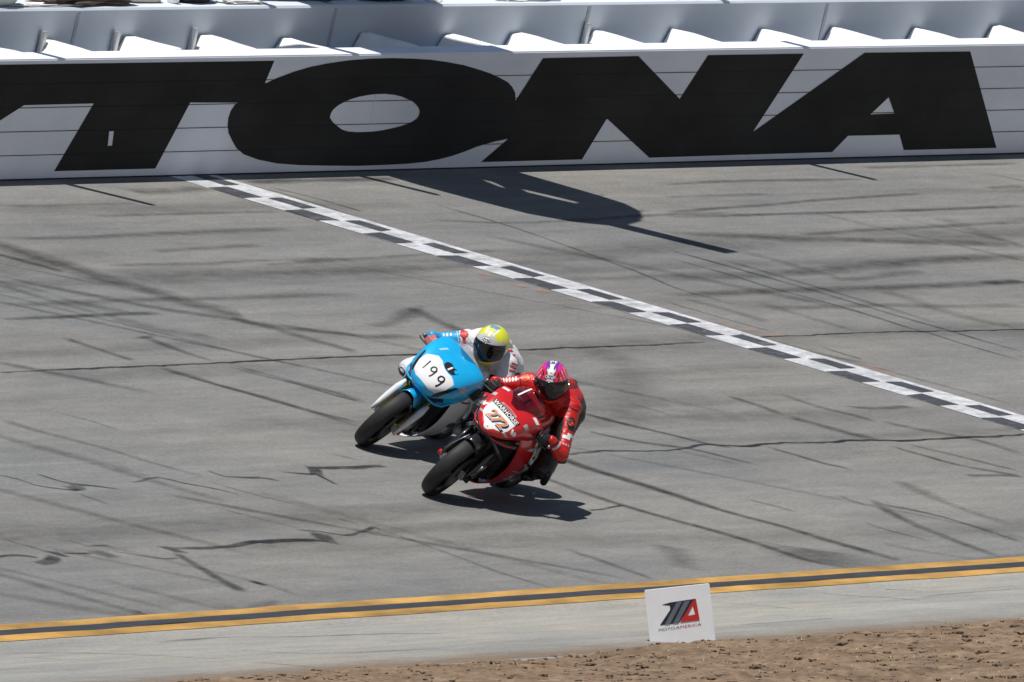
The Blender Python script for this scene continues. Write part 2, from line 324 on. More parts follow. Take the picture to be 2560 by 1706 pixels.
('s',0.06,0.3,[(-19.77,11.59),(-18.3,11.29)])]

M_SKID = rubber_film('tyre_rubber_film', (0.028,0.027,0.026)); M_CRACK = rubber_film('crack_sealer', (0.020,0.021,0.026))
def smoothline(pts, step=0.12):
    out = []
    n = len(pts)
    for i in range(n-1):
        p0, p1, p2, p3 = pts[max(i-1,0)], pts[i], pts[i+1], pts[min(i+2,n-1)]
        L = math.dist(p1, p2); m = max(2, min(60, int(L/step)))
        for k in range(m):
            t = k/m
            out.append(tuple(0.5*((2*b)+(-a+c)*t+(2*a-5*b+4*c-d)*t*t+(-a+3*b-3*c+d)*t**3) for a,b,c,d in zip(p0,p1,p2,p3)))
    out.append(tuple(pts[-1])); return out
def ribbon(name, pts, w, op, m, h, parent, fn=B, crack=False, seed=0.0):
    P = smoothline(pts); n = len(P); vs, fs, cov = [], [], []
    for i, q in enumerate(P):
        a = P[max(i-1,0)]; c = P[min(i+1,n-1)]
        tx, ty = c[0]-a[0], c[1]-a[1]; L = math.hypot(tx, ty) or 1; nx, ny = -ty/L, tx/L
        s = noise.noise(Vector((q[0]*1.3+seed, q[1]*1.3, seed))); s2 = noise.noise(Vector((q[0]*6+seed, q[1]*6, seed+3)))
        ww = w*0.5*(1+0.35*s+(0.3*s2 if crack else 0.1*s2)); off = (0.025*s2 if crack else 0.01*s2)
        t = i/max(1, n-1); e = min(1, t/0.12, (1-t)/0.12); e = max(e, 0)**0.7
        soft = 0.55 if crack else 0.14
        for k, cv in ((-1.0,0.0),(-soft,1.0),(soft,1.0),(1.0,0.0)):
            vs.append(fn(q[0]+nx*(ww*k+off), q[1]+ny*(ww*k+off), h)); cov.append(op*cv*(e if not crack else max(e,0.5))*(1+0.3*s))
    for i in range(n-1):
        for k in range(3): fs.append((4*i+k, 4*i+k+1, 4*i+k+5, 4*i+k+4))
    o = pyd(name, vs, fs, m, parent)
    at = o.data.attributes.new('cover', 'FLOAT', 'POINT'); at.data.foreach_set('value', cov)
    return o
for i, (t, w, op, pts) in enumerate(MARKS):
    ribbon('tyre_mark' if t == 's' else 'sealed_crack', pts, w*(2.3 if t == 's' else 1.1), min(1, op*(0.86 if t == 's' else 1.0)), M_SKID if t == 's' else M_CRACK, 0.0012+0.00002*i, track, crack=(t == 'c'), seed=i*1.37)
OMARKS=[[(-0.313,3.155),(-0.191,3.246)],[(-0.344,3.565),(-0.189,3.599)],[(-0.292,3.744),(-0.115,3.736)],[(-0.204,3.98),(-0.145,4.047)],[(-0.2,4.184),(-0.158,4.269)],[(0.964,4.797),(0.9,4.882)],[(0.882,4.954),(0.956,4.97)],[(0.88,5.08),(1.093,5.086)],[(0.904,5.264),(1.229,5.265)],[(0.994,5.647),(1.08,5.68)],[(0.947,6.126),(0.94,6.348),(0.924,6.582)],[(-2.193,1.08),(-2.09,1.111)]]
M_ORMK = rubber_film('orange_marking_paint', (0.62,0.20,0.09))
for i, pts in enumerate(OMARKS): ribbon('paint_mark', pts, 0.10, 0.30 if i != 10 else 0.22, M_ORMK, 0.0085+0.00002*i, track, crack=True, seed=i*3.3+90)
# faint layered rubber laid down by years of racing
rs = random.Random(21)
for i in range(90):
    x0 = rs.uniform(-24, 16); v0 = rs.uniform(.3, 11.0); kind = rs.random(); pts = []
    if kind < .55:                      # along the lanes
        L = rs.uniform(3, 14); sl = rs.uniform(-.06, .06); pts = [(x0+L*t, v0+sl*L*t+.12*math.sin(t*3+i)) for t in (0,.25,.5,.75,1)]; w_ = rs.uniform(.10,.34); op = rs.uniform(.10,.30)
    else:                               # slides that drift down the bank
        L = rs.uniform(1.2, 4.0); sl = rs.uniform(.0, .9); bend = rs.uniform(-.3,.3); pts = [(x0+sl*L*t+bend*t*t, v0+L*t) for t in (0,.25,.5,.75,1)]; w_ = rs.uniform(.05,.16); op = rs.uniform(.15,.42)
    pts = [(a, min(W-.05, max(.15, c))) for a, c in pts]
    ribbon('tyre_mark', pts, w_*2, op*.8, M_SKID, 0.0008+0.000003*i, track, seed=i*2.3+200)
AMARKS=[(0.05,0.5,[(-12.92,0.16),(-12.8,0.42),(-12.92,0.83)]),(0.05,0.7,[(-9.82,.03),(-9.81,0.12),(-9.71,0.25)]),(0.05,0.45,[(-10.9,0.03),(-10.88,0.36),(-10.79,0.55),(-10.88,0.85)]),(0.06,0.3,[(-10.4,0.63),(-9.44,0.56),(-8.52,0.57)]),(0.08,0.25,[(-15.09,1.52),(-14.49,1.51),(-13.63,1.52)]),(0.06,0.3,[(-13.12,1.87),(-13.15,2.19)]),(0.1,0.3,[(-21.69,0.2),(-20.7,0.19),(-20.01,0.43),(-19.15,0.58),(-18.54,0.8)]),(0.08,0.3,[(-24.03,0.22),(-23.4,0.47),(-23.07,0.88),(-22.86,1.37)]),(0.06,0.4,[(-24.27,0.54),(-24.11,0.75)]),(0.08,0.25,[(-21.87,0.99),(-21.57,1.43),(-20.13,1.65)]),(0.06,0.3,[(-22.92,1.63),(-22.96,2.18)])]
for i, (w, op, pts) in enumerate(AMARKS): ribbon('surface_crack', pts, w, op, M_CRACK, 0.0015+0.00003*i, apron, fn=AP, crack=True, seed=i*2.1+50)

# ------------------------------------------------------------------ infield soil
M_DIRT = bpy.data.materials.new('infield_soil'); M_DIRT.use_nodes = True
nt = M_DIRT.node_tree; b = nt.nodes['Principled BSDF']; b.inputs['Roughness'].default_value = 0.95; b.inputs['Specular IOR Level'].default_value = 0.1
tc = nt.nodes.new('ShaderNodeTexCoord')
n1 = nt.nodes.new('ShaderNodeTexNoise'); n1.inputs['Scale'].default_value = 1.3; n1.inputs['Detail'].default_value = 10; n1.inputs['Roughness'].default_value = 0.75; nt.links.new(tc.outputs['Object'], n1.inputs['Vector'])
r1 = nt.nodes.new('ShaderNodeValToRGB'); e = r1.color_ramp.elements
e[0].position = 0.3; e[0].color = (0.095,0.066,0.047,1); e[1].position = 0.72; e[1].color = (0.295,0.22,0.155,1)
x = e.new(0.5); x.color = (0.205,0.148,0.105,1); nt.links.new(n1.outputs[0], r1.inputs[0])
n2 = nt.nodes.new('ShaderNodeTexNoise'); n2.inputs['Scale'].default_value = 14; n2.inputs['Detail'].default_value = 6; nt.links.new(tc.outputs['Object'], n2.inputs['Vector'])
r2 = nt.nodes.new('ShaderNodeValToRGB'); r2.color_ramp.elements[0].position = .3; r2.color_ramp.elements[1].position = .7; r2.color_ramp.elements[0].color = (.7,.68,.66,1); r2.color_ramp.elements[1].color = (1.15,1.13,1.08,1); nt.links.new(n2.outputs[0], r2.inputs[0])
mx = nt.nodes.new('ShaderNodeMixRGB'); mx.blend_type = 'MULTIPLY'; mx.inputs[0].default_value = 1; nt.links.new(r1.outputs[0], mx.inputs[1]); nt.links.new(r2.outputs[0], mx.inputs[2]); nt.links.new(mx.outputs[0], b.inputs['Base Color'])
EDGE = AP(0, WA).y; ZD = AP(0, WA).z
def soil_z(x, y):
    d = EDGE-y; w = 0.25*noise.noise(Vector((x*0.8, 0, 4)))+0.10*noise.noise(Vector((x*4, 0, 4)))
    ramp = max(-0.6, min(1, (d+w-0.05)/0.5))
    q = 0.04*noise.noise(Vector((x*0.5, y*0.5, 0)))+0.034*noise.noise(Vector((x*2, y*2, 1)))+0.034*noise.noise(Vector((x*4.5, y*4.5, 2)))+0.022*noise.noise(Vector((x*11, y*11, 3)))+0.05*max(0, noise.noise(Vector((x*3.1, y*3.1, 5)))-.32)
    return ZD+0.035*ramp-0.012+q*max(0.0, min(1, (d+w)/0.35))*1.0-(0.03 if d+w < 0 else 0)
vs, fs = [], []; X0, X1, Y0, Y1, NX, NY = -34, -6, EDGE+0.5, -23.5, 560, 190
for i in range(NX+1):
    for j in range(NY+1):
        x = X0+(X1-X0)*i/NX; y = Y0+(Y1-Y0)*j/NY; vs.append((x, y, soil_z(x, y)))
for i in range(NX):
    for j in range(NY): a = i*(NY+1)+j; fs.append((a, a+1, a+NY+2, a+NY+1))
structure(pyd('infield_soil', vs, fs, M_DIRT, None, True))
structure(pyd('ground', [(-600,EDGE-0.3,ZD-0.16),(600,EDGE-0.3,ZD-0.16),(600,-600,ZD-0.16),(-600,-600,ZD-0.16)], [(0,3,2,1)], M_DIRT))
# fine dust blown from the soil on to the apron
M_DUST = rubber_film('soil_dust', (0.27,0.205,0.15))
for k, (off, wd, op) in enumerate(((-.02,.34,.9),(-.14,.5,.5),(-.35,.5,.22))):
    ribbon('soil_dust', [(x_, WA+off+.10*noise.noise(Vector((x_*.45,k,0)))) for x_ in [-34+.7*i for i in range(41)]], wd, op, M_DUST, .003+.0004*k, apron, fn=AP, crack=False, seed=k*4.4)
# loose clods
ico = bmesh.new(); bmesh.ops.create_icosphere(ico, subdivisions=1, radius=1); IV = [v.co.copy() for v in ico.verts]; IF = [tuple(v.index for v in f.verts) for f in ico.faces]; ico.free()
vs, fs = [], []
for k in range(9000):
    x = random.uniform(-30, -7); d = random.random()**1.3*8.5-.12*random.random()**3; y = EDGE-0.02-d
    cx = CAM.x+(y-CAM.y)/math.tan(YAW)
    if abs(x-cx) > 17: continue
    s = random.choice((.006,.008,.008,.010,.012,.014,.018,.022,.032 if random.random() < .6 else .01))*random.uniform(.7,1.3)
    if d < .25 and s > .03: s *= .5
    z = soil_z(x, y); base = len(vs); ro = Matrix.Rotation(random.uniform(0,6.3), 3, 'Z')
    sx, sy, sz = s*random.uniform(.9,2.2), s*random.uniform(.8,1.5), s*random.uniform(.4,.8)
    for v in IV:
        p = ro @ Vector((v.x*sx, v.y*sy, v.z*sz)); p *= 1+random.uniform(-.18,.18); vs.append((x+p.x, y+p.y, z+p.z*1+sz*.2))
    fs += [tuple(base+i for i in f) for f in IF]
cl = pyd('soil_clods', vs, fs, mat('soil_clod', (0.20,0.145,0.10), 0.95, var=0.5, scale=3, spec=0.1)); cl['kind'] = 'stuff'; cl['label'] = 'loose brown soil clods strewn along the infield edge'; cl['category'] = 'soil'
# dry grass scraps
vs, fs = [], []
for k in range(5000):
    x = random.uniform(-30, -7); d = random.random()**1.2*8; y = EDGE-0.05-d
    if noise.noise(Vector((x*.35, y*.35, 8))) < -0.05: continue
    z = soil_z(x, y); a = random.uniform(0, 6.3); L = random.uniform(.02,.07); t = random.uniform(.1,.9)
    dx, dy = math.cos(a)*L, math.sin(a)*L; w = .004; base = len(vs)
    vs += [(x-dy/L*w, y+dx/L*w, z), (x+dy/L*w, y-dx/L*w, z), (x+dx*t, y+dy*t, z+L*.6*(1-t)+.008)]; fs.append((base, base+1, base+2))
gr = pyd('dry_grass', vs, fs, mat('dry_straw', (0.40,0.31,0.18), 0.9, var=0.4, scale=2)); gr['kind'] = 'stuff'; gr['label'] = 'scraps of dry straw on the brown infield soil'; gr['category'] = 'grass'
# ------------------------------------------------------------------ steel barrier with painted letters
M_WALLW = mat('white_barrier_paint', (0.81,0.85,0.95), 0.5, var=0.10, scale=1.6, bump=0.08, bscale=12, stretch=(.4,1,1))
M_LETTER = mat('black_barrier_paint', (0.028,0.028,0.028), 0.75, var=0.3, scale=2.0, spec=0.12, stretch=(.4,1,1))
wall = empty('barrier_wall', 'long white steel barrier wall with huge black letters along the banked track', 'wall')
TH = 0.2032; H0 = 0.012
brk = [3.35+7.25*k for k in range(-4, 6)]
for r in range(5):
    for a, c in zip(brk[:-1], brk[1:]):
        v, f = prism(rrect(-0.200, 0.0, H0+r*TH+0.0015, H0+(r+1)*TH-0.0015, 0.0045), a+0.003, c-0.003, lambda x,p,q: B(x,p,q))
        pyd('steel_tube', v, f, M_WALLW, wall)
v, f = prism(rrect(-0.215, -0.005, H0+5*TH-0.003, H0+5*TH+0.010, 0.005), brk[0], brk[-1], lambda x,p,q: B(x,p,q)); pyd('top_cap', v, f, M_WALLW, wall)
v, f = prism(rrect(-0.16, -0.02, -0.03, H0, 0.004), brk[0], brk[-1], lambda x,p,q: B(x,p,q)); pyd('foot_strip', v, f, mat('dark_rubber_strip', (.03,.03,.035), .8), wall)
LET = {
 'T': ([(-3.85,.994),(1.387,.99),(1.31,.80),(1.5,.74),(1.1,.66),(.94,.630),(.072,.64),(-.283,.074),(-2.019,.074),(-1.599,.648),(-2.782,.645),(-3.57,.358)],
       [(-1.225,.405),(-1.145,.407),(-1.12,.282),(-1.195,.28)]),
 'O': ([(1.27,.781),(1.50,.838),(1.778,.892),(2.04,.93),(2.328,.958),(2.70,.983),(3.091,.995),(3.48,.997),(3.879,.989),(4.2,.977),(4.489,.956),(4.82,.925),(5.12,.883),(5.36,.845),(5.558,.802),(5.71,.765),(5.808,.723),(5.89,.67),(5.928,.596),(5.953,.26),(5.7,.237),(5.398,.195),(5.2,.155),(4.997,.121),(4.76,.092),(4.503,.071),(4.2,.06),(3.839,.055),(3.3,.052),(2.74,.061),(2.25,.072),(1.854,.091),(1.5,.128),(1.218,.178),(1.06,.235),(.951,.304),(.86,.37),(.814,.438),(.80,.50),(.815,.561),(.86,.61),(.93,.644)],
       [(2.603,.485),(2.605,.52),(2.631,.552),(2.70,.588),(2.796,.617),(2.91,.642),(3.049,.662),(3.2,.675),(3.353,.682),(3.51,.682),(3.671,.673),(3.81,.657),(3.925,.634),(4.03,.612),(4.106,.585),(4.17,.555),(4.206,.522),(4.21,.49),(4.184,.459),(4.12,.434),(4.028,.413),(3.91,.393),(3.768,.377),(3.65,.365),(3.542,.357),(3.42,.352),(3.31,.35),(3.15,.35),(2.995,.357),(2.87,.376),(2.775,.407),(2.67,.445)]),
 'N': ([(6.261,.975),(8.047,.98),(9.021,.585),(9.375,.978),(11.227,.978),(10.577,.267),(10.402,.063),(8.695,.058),(7.717,.422),(7.42,.058),(5.545,.058),(5.953,.26),(5.928,.596)], None),
 'A': ([(12.425,.977),(14.535,.973),(15.516,.066),(13.651,.068),(13.492,.215),(12.475,.218),(12.225,.066),(10.402,.063),(10.577,.267)], [(12.814,.405),(13.103,.562),(13.296,.41)])}
def fill2d(outer, hole=None):
    loops = [[Vector((x,y,0)) for x,y in outer]]+([[Vector((x,y,0)) for x,y in hole]] if hole else [])
    pts = [p for l in loops for p in l]; tris = tessellate_polygon(loops)
    bm = bmesh.new(); bv = [bm.verts.new(p) for p in pts]
    for t in tris:
        try: bm.faces.new([bv[i] for i in t])
        except ValueError: pass
    return bm
def refine2(bm):
    # fine dark groove line where the paint dips into each tube joint
    for r in range(1, 5):
        for e in (-0.003, 0.003): bmesh.ops.bisect_plane(bm, geom=bm.verts[:]+bm.edges[:]+bm.faces[:], plane_co=(0, H0+r*TH+e, 0), plane_no=(0,1,0))
for ch, (outer, hole) in LET.items():
    bm = fill2d(outer, hole)
    refine2(bm)
    for v in bm.verts: v.co = B(v.co.x, {'T':.0020,'O':.0026,'N':.0032,'A':.0038}[ch], v.co.y)
    frombm('painted_letter', bm, M_LETTER, wall)

for r in range(1, 5):
    for a, c in zip(brk[:-1], brk[1:]):
        v, f = prism([(.0, H0+r*TH-.0014),(.0046, H0+r*TH-.0014),(.0046, H0+r*TH+.0014),(.0, H0+r*TH+.0014)], a+.01, c-.01, lambda x,p,q: B(x,p,q)); pyd('joint_seal', v, f, mat('dark_joint_seal', (.03,.03,.036), .9, spec=.1), wall)

# concrete wall behind, foam blocks in the gap
M_CONC = mat('pale_blue_grey_wall', (0.60,0.66,0.73), 0.8, var=0.13, scale=0.55, bump=0.15, bscale=8, stretch=(.5,1,1))
cw = empty('concrete_wall', 'pale blue-grey concrete wall behind the white foam blocks', 'wall')
v, f = prism([(-0.71,-0.1),(-0.71,1.255),(-0.725,1.275),(-1.06,1.275),(-1.06,-0.1)], -26, 48, lambda x,p,q: B(x,p,q)); pyd('wall_body', v, f, M_CONC, cw)
for x in (-5.2, -0.9, 3.62, 8.3, 12.9):
    v, f = prism([(-0.703,-0.1),(-0.703,1.25),(-0.73,1.25),(-0.73,-0.1)], x, x+0.05, lambda x,p,q: B(x,p,q)); pyd('joint_strip', v, f, mat('wall_joint', (.42,.45,.5), .8), cw)
M_FOAM = mat('white_foam', (0.84,0.84,0.83), 0.6, var=0.06, scale=5, bump=0.25, bscale=9)
BX = [-2.8,-1.461,-0.138,1.203,2.649,4.117,5.631,6.839,8.335,9.839,11.581,12.97,14.617,16.218]
posn = ['cut off by the left edge of the view','leftmost whole one, above the T bar','second whole one from the left, above the T bar','above the right end of the T bar','above the top left curve of the O','above the middle of the O, in full shade','above the right curve of the O','above the left corner of the N','above the left leg of the N','above the V notch of the N','above the right leg of the N','above the white gap between N and A','above the flat top of the A','above the right corner of the A']
for i, x in enumerate(BX):
    rnd = random.Random(i+3); t = 0.27+rnd.uniform(-.02,.05); hh = 1.018+rnd.uniform(-.02,.022); sk = rnd.uniform(-.05,.05)
    bm = bmesh.new()
    P = [(x-.10,-.222),(x+t,-.222),(x+t-.03+sk,-.695),(x-.08+sk,-.695)]; P2 = [(x+.05,-.222),(x+t,-.222),(x+t-.03+sk,-.695),(x+.08+sk,-.695)]
    lo = [bm.verts.new(B(a,b_,.02)) for a,b_ in P]; mid_ = [bm.verts.new(B(a,b_,.80)) for a,b_ in P]; hi = [bm.verts.new(B(a,b_,hh+(rnd.uniform(-.01,.02) if b_<-.5 else .008)+rnd.uniform(-.008,.008))) for a,b_ in P2]
    bm.faces.new(lo[::-1]); bm.faces.new(hi)
    for k in range(4): bm.faces.new((lo[k],lo[(k+1)%4],mid_[(k+1)%4],mid_[k])); bm.faces.new((mid_[k],mid_[(k+1)%4],hi[(k+1)%4],hi[k]))
    bmesh.ops.bevel(bm, geom=bm.edges[:], offset=0.022, segments=2, affect='EDGES', profile=0.6)
    bmesh.ops.subdivide_edges(bm, edges=[e for e in bm.edges if e.calc_length() > .2], cuts=5, use_grid_fill=True)
    for vv in bm.verts:
        vv.co += Vector((noise.noise(vv.co*4), noise.noise(vv.co*4+Vector((5,0,0))), noise.noise(vv.co*4+Vector((0,5,0)))))*0.010
    o = frombm('foam_block', bm, M_FOAM, None, True)
    lab = 'white foam block behind the barrier, '+posn[i]
    tag(o, lab, 'foam block', 'foam blocks behind the barrier')
M_STEEL = mat('galvanised_steel', (0.55,0.56,0.57), 0.45, 0.6, var=0.12, scale=6)
for x, w_, hgt, lab in ((-1.46,.05,1.09,'short pale steel post at the far left behind the barrier'),(-0.20,.05,1.08,'short grey steel post second from left behind the barrier'),(1.15,.045,1.10,'short grey steel post third from left behind the barrier'),(8.30,.05,1.10,'short grey steel post behind the barrier above the N')):
    v, f = prism(rrect(-0.69,-0.65,-.02,hgt,.006), x-w_/2, x+w_/2, lambda x,p,q: B(x,p,q)); tag(pyd('steel_post', v, f, M_STEEL), lab, 'post', 'short posts in the gap')

# walkway and belongings above the wall
structure(sheet('walkway', -26, 48, -6.0, -1.06, 1.24, M_CONC, nx=4))
v, f = prism([(-3.4,1.22),(-3.4,2.6),(-3.6,2.6),(-3.6,1.22)], -26, 48, lambda x,p,q: B(x,p,q)); tag(pyd('grandstand_wall', v, f, mat('grandstand_grey', (.45,.47,.5), .8, var=.15, scale=1)), 'grey grandstand wall at the very top edge of the view', 'wall')
def blob(name, label, cat, x, v, h, sx, sv, sh, m, rough=0.25, seed=0):
    bm = bmesh.new(); bmesh.ops.create_icosphere(bm, subdivisions=4, radius=1)
    for q in bm.verts:
        d = q.co.copy(); k = 1+rough*noise.noise(d*2.2+Vector((seed,0,0)))+rough*.5*noise.noise(d*6+Vector((0,seed,0)))
        c = Vector((abs(d.x)**.7*math.copysign(1,d.x), abs(d.y)**.7*math.copysign(1,d.y), abs(d.z)**.7*math.copysign(1,d.z)))*k
        q.co = B(x+c.x*sx, v+.15+c.y*sv, max(h, h+sh*.9+c.z*sh))
    return tag(frombm(name, bm, m, None, True), label, cat)
HT = 1.276
blob('cooler_box','pale green cooler box on the wall in the top left corner','cooler',-2.05,-1.02,HT,.30,.12,.16,mat('pale_green_plastic',(.55,.62,.57),.5),.04,1)
blob('crumpled_blanket','crumpled brown blanket lying on the wall near the top left','blanket',-.55,-1.02,HT,.75,.11,.035,mat('brown_cloth',(.12,.09,.07),.9,var=.5,scale=6),.6,2)
blob('white_towel','white towel edge hanging on the wall at top left','towel',-1.25,-.95,HT,.62,.05,.012,mat('white_cloth',(.8,.8,.78),.8),.5,3)
blob('orange_bag','small orange bag behind the brown blanket','bag',-1.05,-1.1,HT,.13,.05,.07,mat('orange_cloth',(.6,.27,.12),.8),.3,4)
blob('pink_cloth','pink cloth bundle behind the brown blanket','cloth',-.15,-1.12,HT,.14,.05,.08,mat('pink_cloth',(.42,.10,.25),.8),.4,5)
blob('rolled_mat','beige rolled mat lying along the wall','mat',.55,-1.05,HT,.30,.06,.045,mat('beige_mat',(.55,.50,.40),.8),.1,6)
blob('white_cup','white carton standing beside the beige rolled mat','carton',.98,-1.0,HT,.055,.05,.06,mat('white_card',(.8,.8,.8),.6),.05,7)
blob('black_backpack','black backpack beside the white carton on the wall','backpack',1.42,-1.05,HT,.32,.09,.08,mat('black_cloth',(.012,.012,.014),.8),.3,8)
blob('magenta_cloth','magenta cloth lying on the black backpack','cloth',1.45,-1.0,HT+.07,.12,.05,.03,mat('magenta_cloth',(.35,.05,.2),.8),.3,9)
blob('white_towel','crumpled white towel right of the black backpack','towel',2.15,-.98,HT,.35,.06,.018,MATS['white_cloth'],.5,10)
blob('grey_tarpaulin','grey tarpaulin heap on the wall right of the white towel','tarpaulin',3.4,-1.08,HT,.75,.07,.05,mat('grey_tarp',(.30,.32,.33),.7),.3,11)
blob('black_bag','large black bag on the wall above the letter O','bag',4.75,-1.05,HT,.42,.09,.07,MATS['black_cloth'],.35,12)
blob('dark_shoe','small dark shoe on the grey tarpaulin heap','shoe',3.65,-.97,HT+.015,.06,.04,.02,MATS['black_cloth'],.2,13)
blob('white_paper','white paper sheet right of the large black bag','paper',5.6,-.97,HT,.11,.04,.008,MATS['white_cloth'],.4,14)
blob('white_towel','white towel on the wall above the O and N gap','towel',7.35,-.97,HT,.5,.05,.010,MATS['white_cloth'],.5,15)
blob('dark_bag','flat dark bag behind the white towel above the N','bag',8.1,-1.1,HT,.5,.05,.04,MATS['black_cloth'],.3,16)
blob('white_towel','white towel on the wall above the right leg of the N','towel',10.35,-.97,HT,.3,.05,.012,MATS['white_cloth'],.5,17)

# starter's stand and fence posts above the frame: only their shadows reach the picture
def tosky(x, v, z): P = B(x, v); t = (z-P.z)/SUN.z; return P+SUN*t
ZS = 5.0
st = empty('starter_stand', 'raised starter stand on the wall, seen only as its shadow on track', 'platform')
outl = [(3.58,-1.2),(5.95,-1.2),(6.00,.2),(6.03,.95),(6.0,1.212),(5.813,1.47),(5.5,1.66),(5.2,1.78),(4.793,1.875),(4.431,1.84),(4.1,1.71),(3.82,1.42),(3.70,.95),(3.62,.5)]
h1 = [(4.98,.33),(5.02,.42),(4.96,.53),(4.87,.64),(4.85,.58),(4.92,.42)]; h2 = [(5.10,.66),(5.20,.85),(5.30,1.12),(5.18,1.16),(5.08,.98),(5.0,.78)]
def slab(outer, holes, z, th):
    loops = [[tosky(x,v,z) for x,v in outer]]+[[tosky(x,v,z) for x,v in h] for h in holes]
    pts = [p for l in loops for p in l]; n = len(pts); tris = tessellate_polygon([[Vector((p.x,p.y,0)) for p in l] for l in loops])
    vs = [p.copy() for p in pts]+[p-Vector((0,0,th)) for p in pts]; fs = [tuple(t) for t in tris]+[tuple(i+n for i in t[::-1]) for t in tris]
    s = 0
    for l in loops:
        m = len(l)
        for i in range(m): fs.append((s+i, s+(i+1)%m, n+s+(i+1)%m, n+s+i))
        s += m
    return vs, fs
v, f = slab(outl, [h1, h2], ZS, 0.07); pyd('platform_floor', v, f, M_STEEL, st)
def rod(name, p, q, r, m, parent=None, n=10, r2=None):
    p, q = Vector(p), Vector(q); d = (q-p).normalized(); a = d.orthogonal().normalized(); c = d.cross(a); vs = []
    for k, (P, rr) in enumerate(((p, r), (q, r if r2 is None else r2))):
        vs += [P+(a*math.cos(6.2832*i/n)+c*math.sin(6.2832*i/n))*rr for i in range(n)]
    fs = [(i,(i+1)%n,n+(i+1)%n,n+i) for i in range(n)]+[tuple(range(n))[::-1], tuple(range(n,2*n))]
    return pyd(name, vs, fs, m, parent)
pa, pb = tosky(4.60,1.80,ZS), tosky(5.03,2.80,ZS)
v, f = slab([(4.45,1.75),(4.80,1.75),(5.17,2.79),(4.86,2.82)], [], ZS+.02, 0.05); pyd('signal_boom', v, f, M_STEEL, st)
for x in (3.7, 5.85):
    a = tosky(x, -1.1, ZS); rod('support_column', (a.x, 4.3, 1.6), (a.x, 4.3, ZS-.07), .05, M_STEEL, st); rod('support_beam', (a.x, 4.4, ZS-.12), (a.x, a.y-.3, ZS-.12), .05, M_STEEL, st)
for k in range(3, 13, 2):
    a = tosky(*outl[k], ZS); rod('rail_post', a, a+Vector((0,0,.5)), .006, M_STEEL, st)
for k, (xs, tip) in enumerate(((-1.771, .813), (3.35, .76), (11.763, .676))):
    T = tosky(xs, tip, 4.7); fp = empty('fence_post', 'steel fence post whose thin shadow lies on track below '+('the T','the O','the N and A')[k], 'post', 'catch fence posts', (T.x, .8, 1.0))
    base = Vector((T.x, 0.62, 1.50)); mid = Vector((T.x, .55, 3.2)); fp.location = base
    rod('upright', (0,0,-.25), mid-base, .055, M_STEEL, fp); rod('overhang', mid-base, T-base, .06, M_STEEL, fp)

# ------------------------------------------------------------------ small sign in the soil
sg = Vector((-17.565, -13.885, 0)); sg.z = soil_z(sg.x, sg.y)-0.045
sign = empty('marker_sign', 'small white marker board with red and navy emblem standing in the soil', 'sign', None, sg)
right = (R2*0.998-U2*0.0+Vector((0,0,0))).normalized(); upv = Vector((0,0,1)); roll = R_(6.0)
rr = right*math.cos(roll)+upv*math.sin(roll); uu = -right*math.sin(roll)+upv*math.cos(roll); ff = rr.cross(uu)
def SG(a, c, d=0.0): return rr*((a-.5)*.475)+uu*(c*.515)+ff*d          # a,c in 0..1 across the board
def board(d0, d1): 
    prof = rrect(0, 1, 0, 1, .02, 2); n = len(prof)
    vs = [SG(a,c,d0) for a,c in prof]+[SG(a,c,d1) for a,c in prof]
    return vs, [(i,(i+1)%n,n+(i+1)%n,n+i) for i in range(n)]+[tuple(range(n))[::-1], tuple(range(n,2*n))]
v, f = board(-.09, 0.0); pyd('board', v, f, mat('white_board', (.78,.78,.80), .5, var=.04), sign)
def cropsign(x, y):   # outline measured on the board face -> 0..1
    return (x-270-(240-y)*(-0.193))/1350.0*.96+.01, 1.085-(y-240)/1140.0
def logo(name, pts, m, d, hole=None):
    bm = fill2d([cropsign(*p) for p in pts], [cropsign(*p) for p in hole] if hole else None)
    for q in bm.verts: q.co = SG(q.co.x, q.co.y, d)
    frombm(name, bm, m, sign)
NAVY = mat('navy_print', (.012,.016,.035), .5); REDP = mat('red_print', (.50,.02,.02), .5); GREYP = mat('grey_print', (.12,.13,.16), .5)
logo('emblem_stripe', [(660,595),(860,572),(1400,555),(1050,915),(640,920),(850,690),(840,620)], NAVY, .002)
logo('emblem_stripe', [(985,580),(1100,576),(860,915),(745,918)], GREYP, .004)
logo('emblem_stripe', [(1150,580),(1275,570),(1040,912),(925,914)], GREYP, .004)
logo('emblem_letter', [(1400,560),(1500,905),(1075,912),(1330,590)], REDP, .003, [(1335,660),(1400,805),(1230,815)])
def text_mesh(s, size=1.0, bold=0.0, shear=0.0, sp=1.0):
    cu = bpy.data.curves.new('t', 'FONT'); cu.body = s; cu.size = size; cu.align_x = 'CENTER'; cu.align_y = 'CENTER'; cu.shear = shear; cu.offset = bold; cu.space_character = sp; cu.resolution_u = 3
    o = bpy.data.objects.new('t', cu); COL.objects.link(o); dg = bpy.context.evaluated_depsgraph_get(); dg.update()
    me = bpy.data.meshes.new_from_object(o.evaluated_get(dg)); COL.objects.unlink(o); bpy.data.objects.remove(o); bpy.data.curves.remove(cu)
    bm = bmesh.new(); bm.from_mesh(me); bpy.data.meshes.remove(me); return bm
for s, m, x0, x1 in (('MOTO', GREYP, 620, 965), ('AMERICA', mat('faded_red_print', (.42,.08,.08), .5), 985, 1540)):
    bm = text_mesh(s, 1.0, 0.0); xs = [q.co.x for q in bm.verts]; ys = [q.co.y for q in bm.verts]
    for q in bm.verts:
        px = x0+(q.co.x-min(xs))/(max(xs)-min(xs))*(x1-x0); py = 1020-(q.co.y-min(ys))/(max(ys)-min(ys))*44-(px-600)*.03
        a, c = cropsign(px, py); q.co = SG(a, c, .002)
    frombm('emblem_lettering', bm, m, sign)
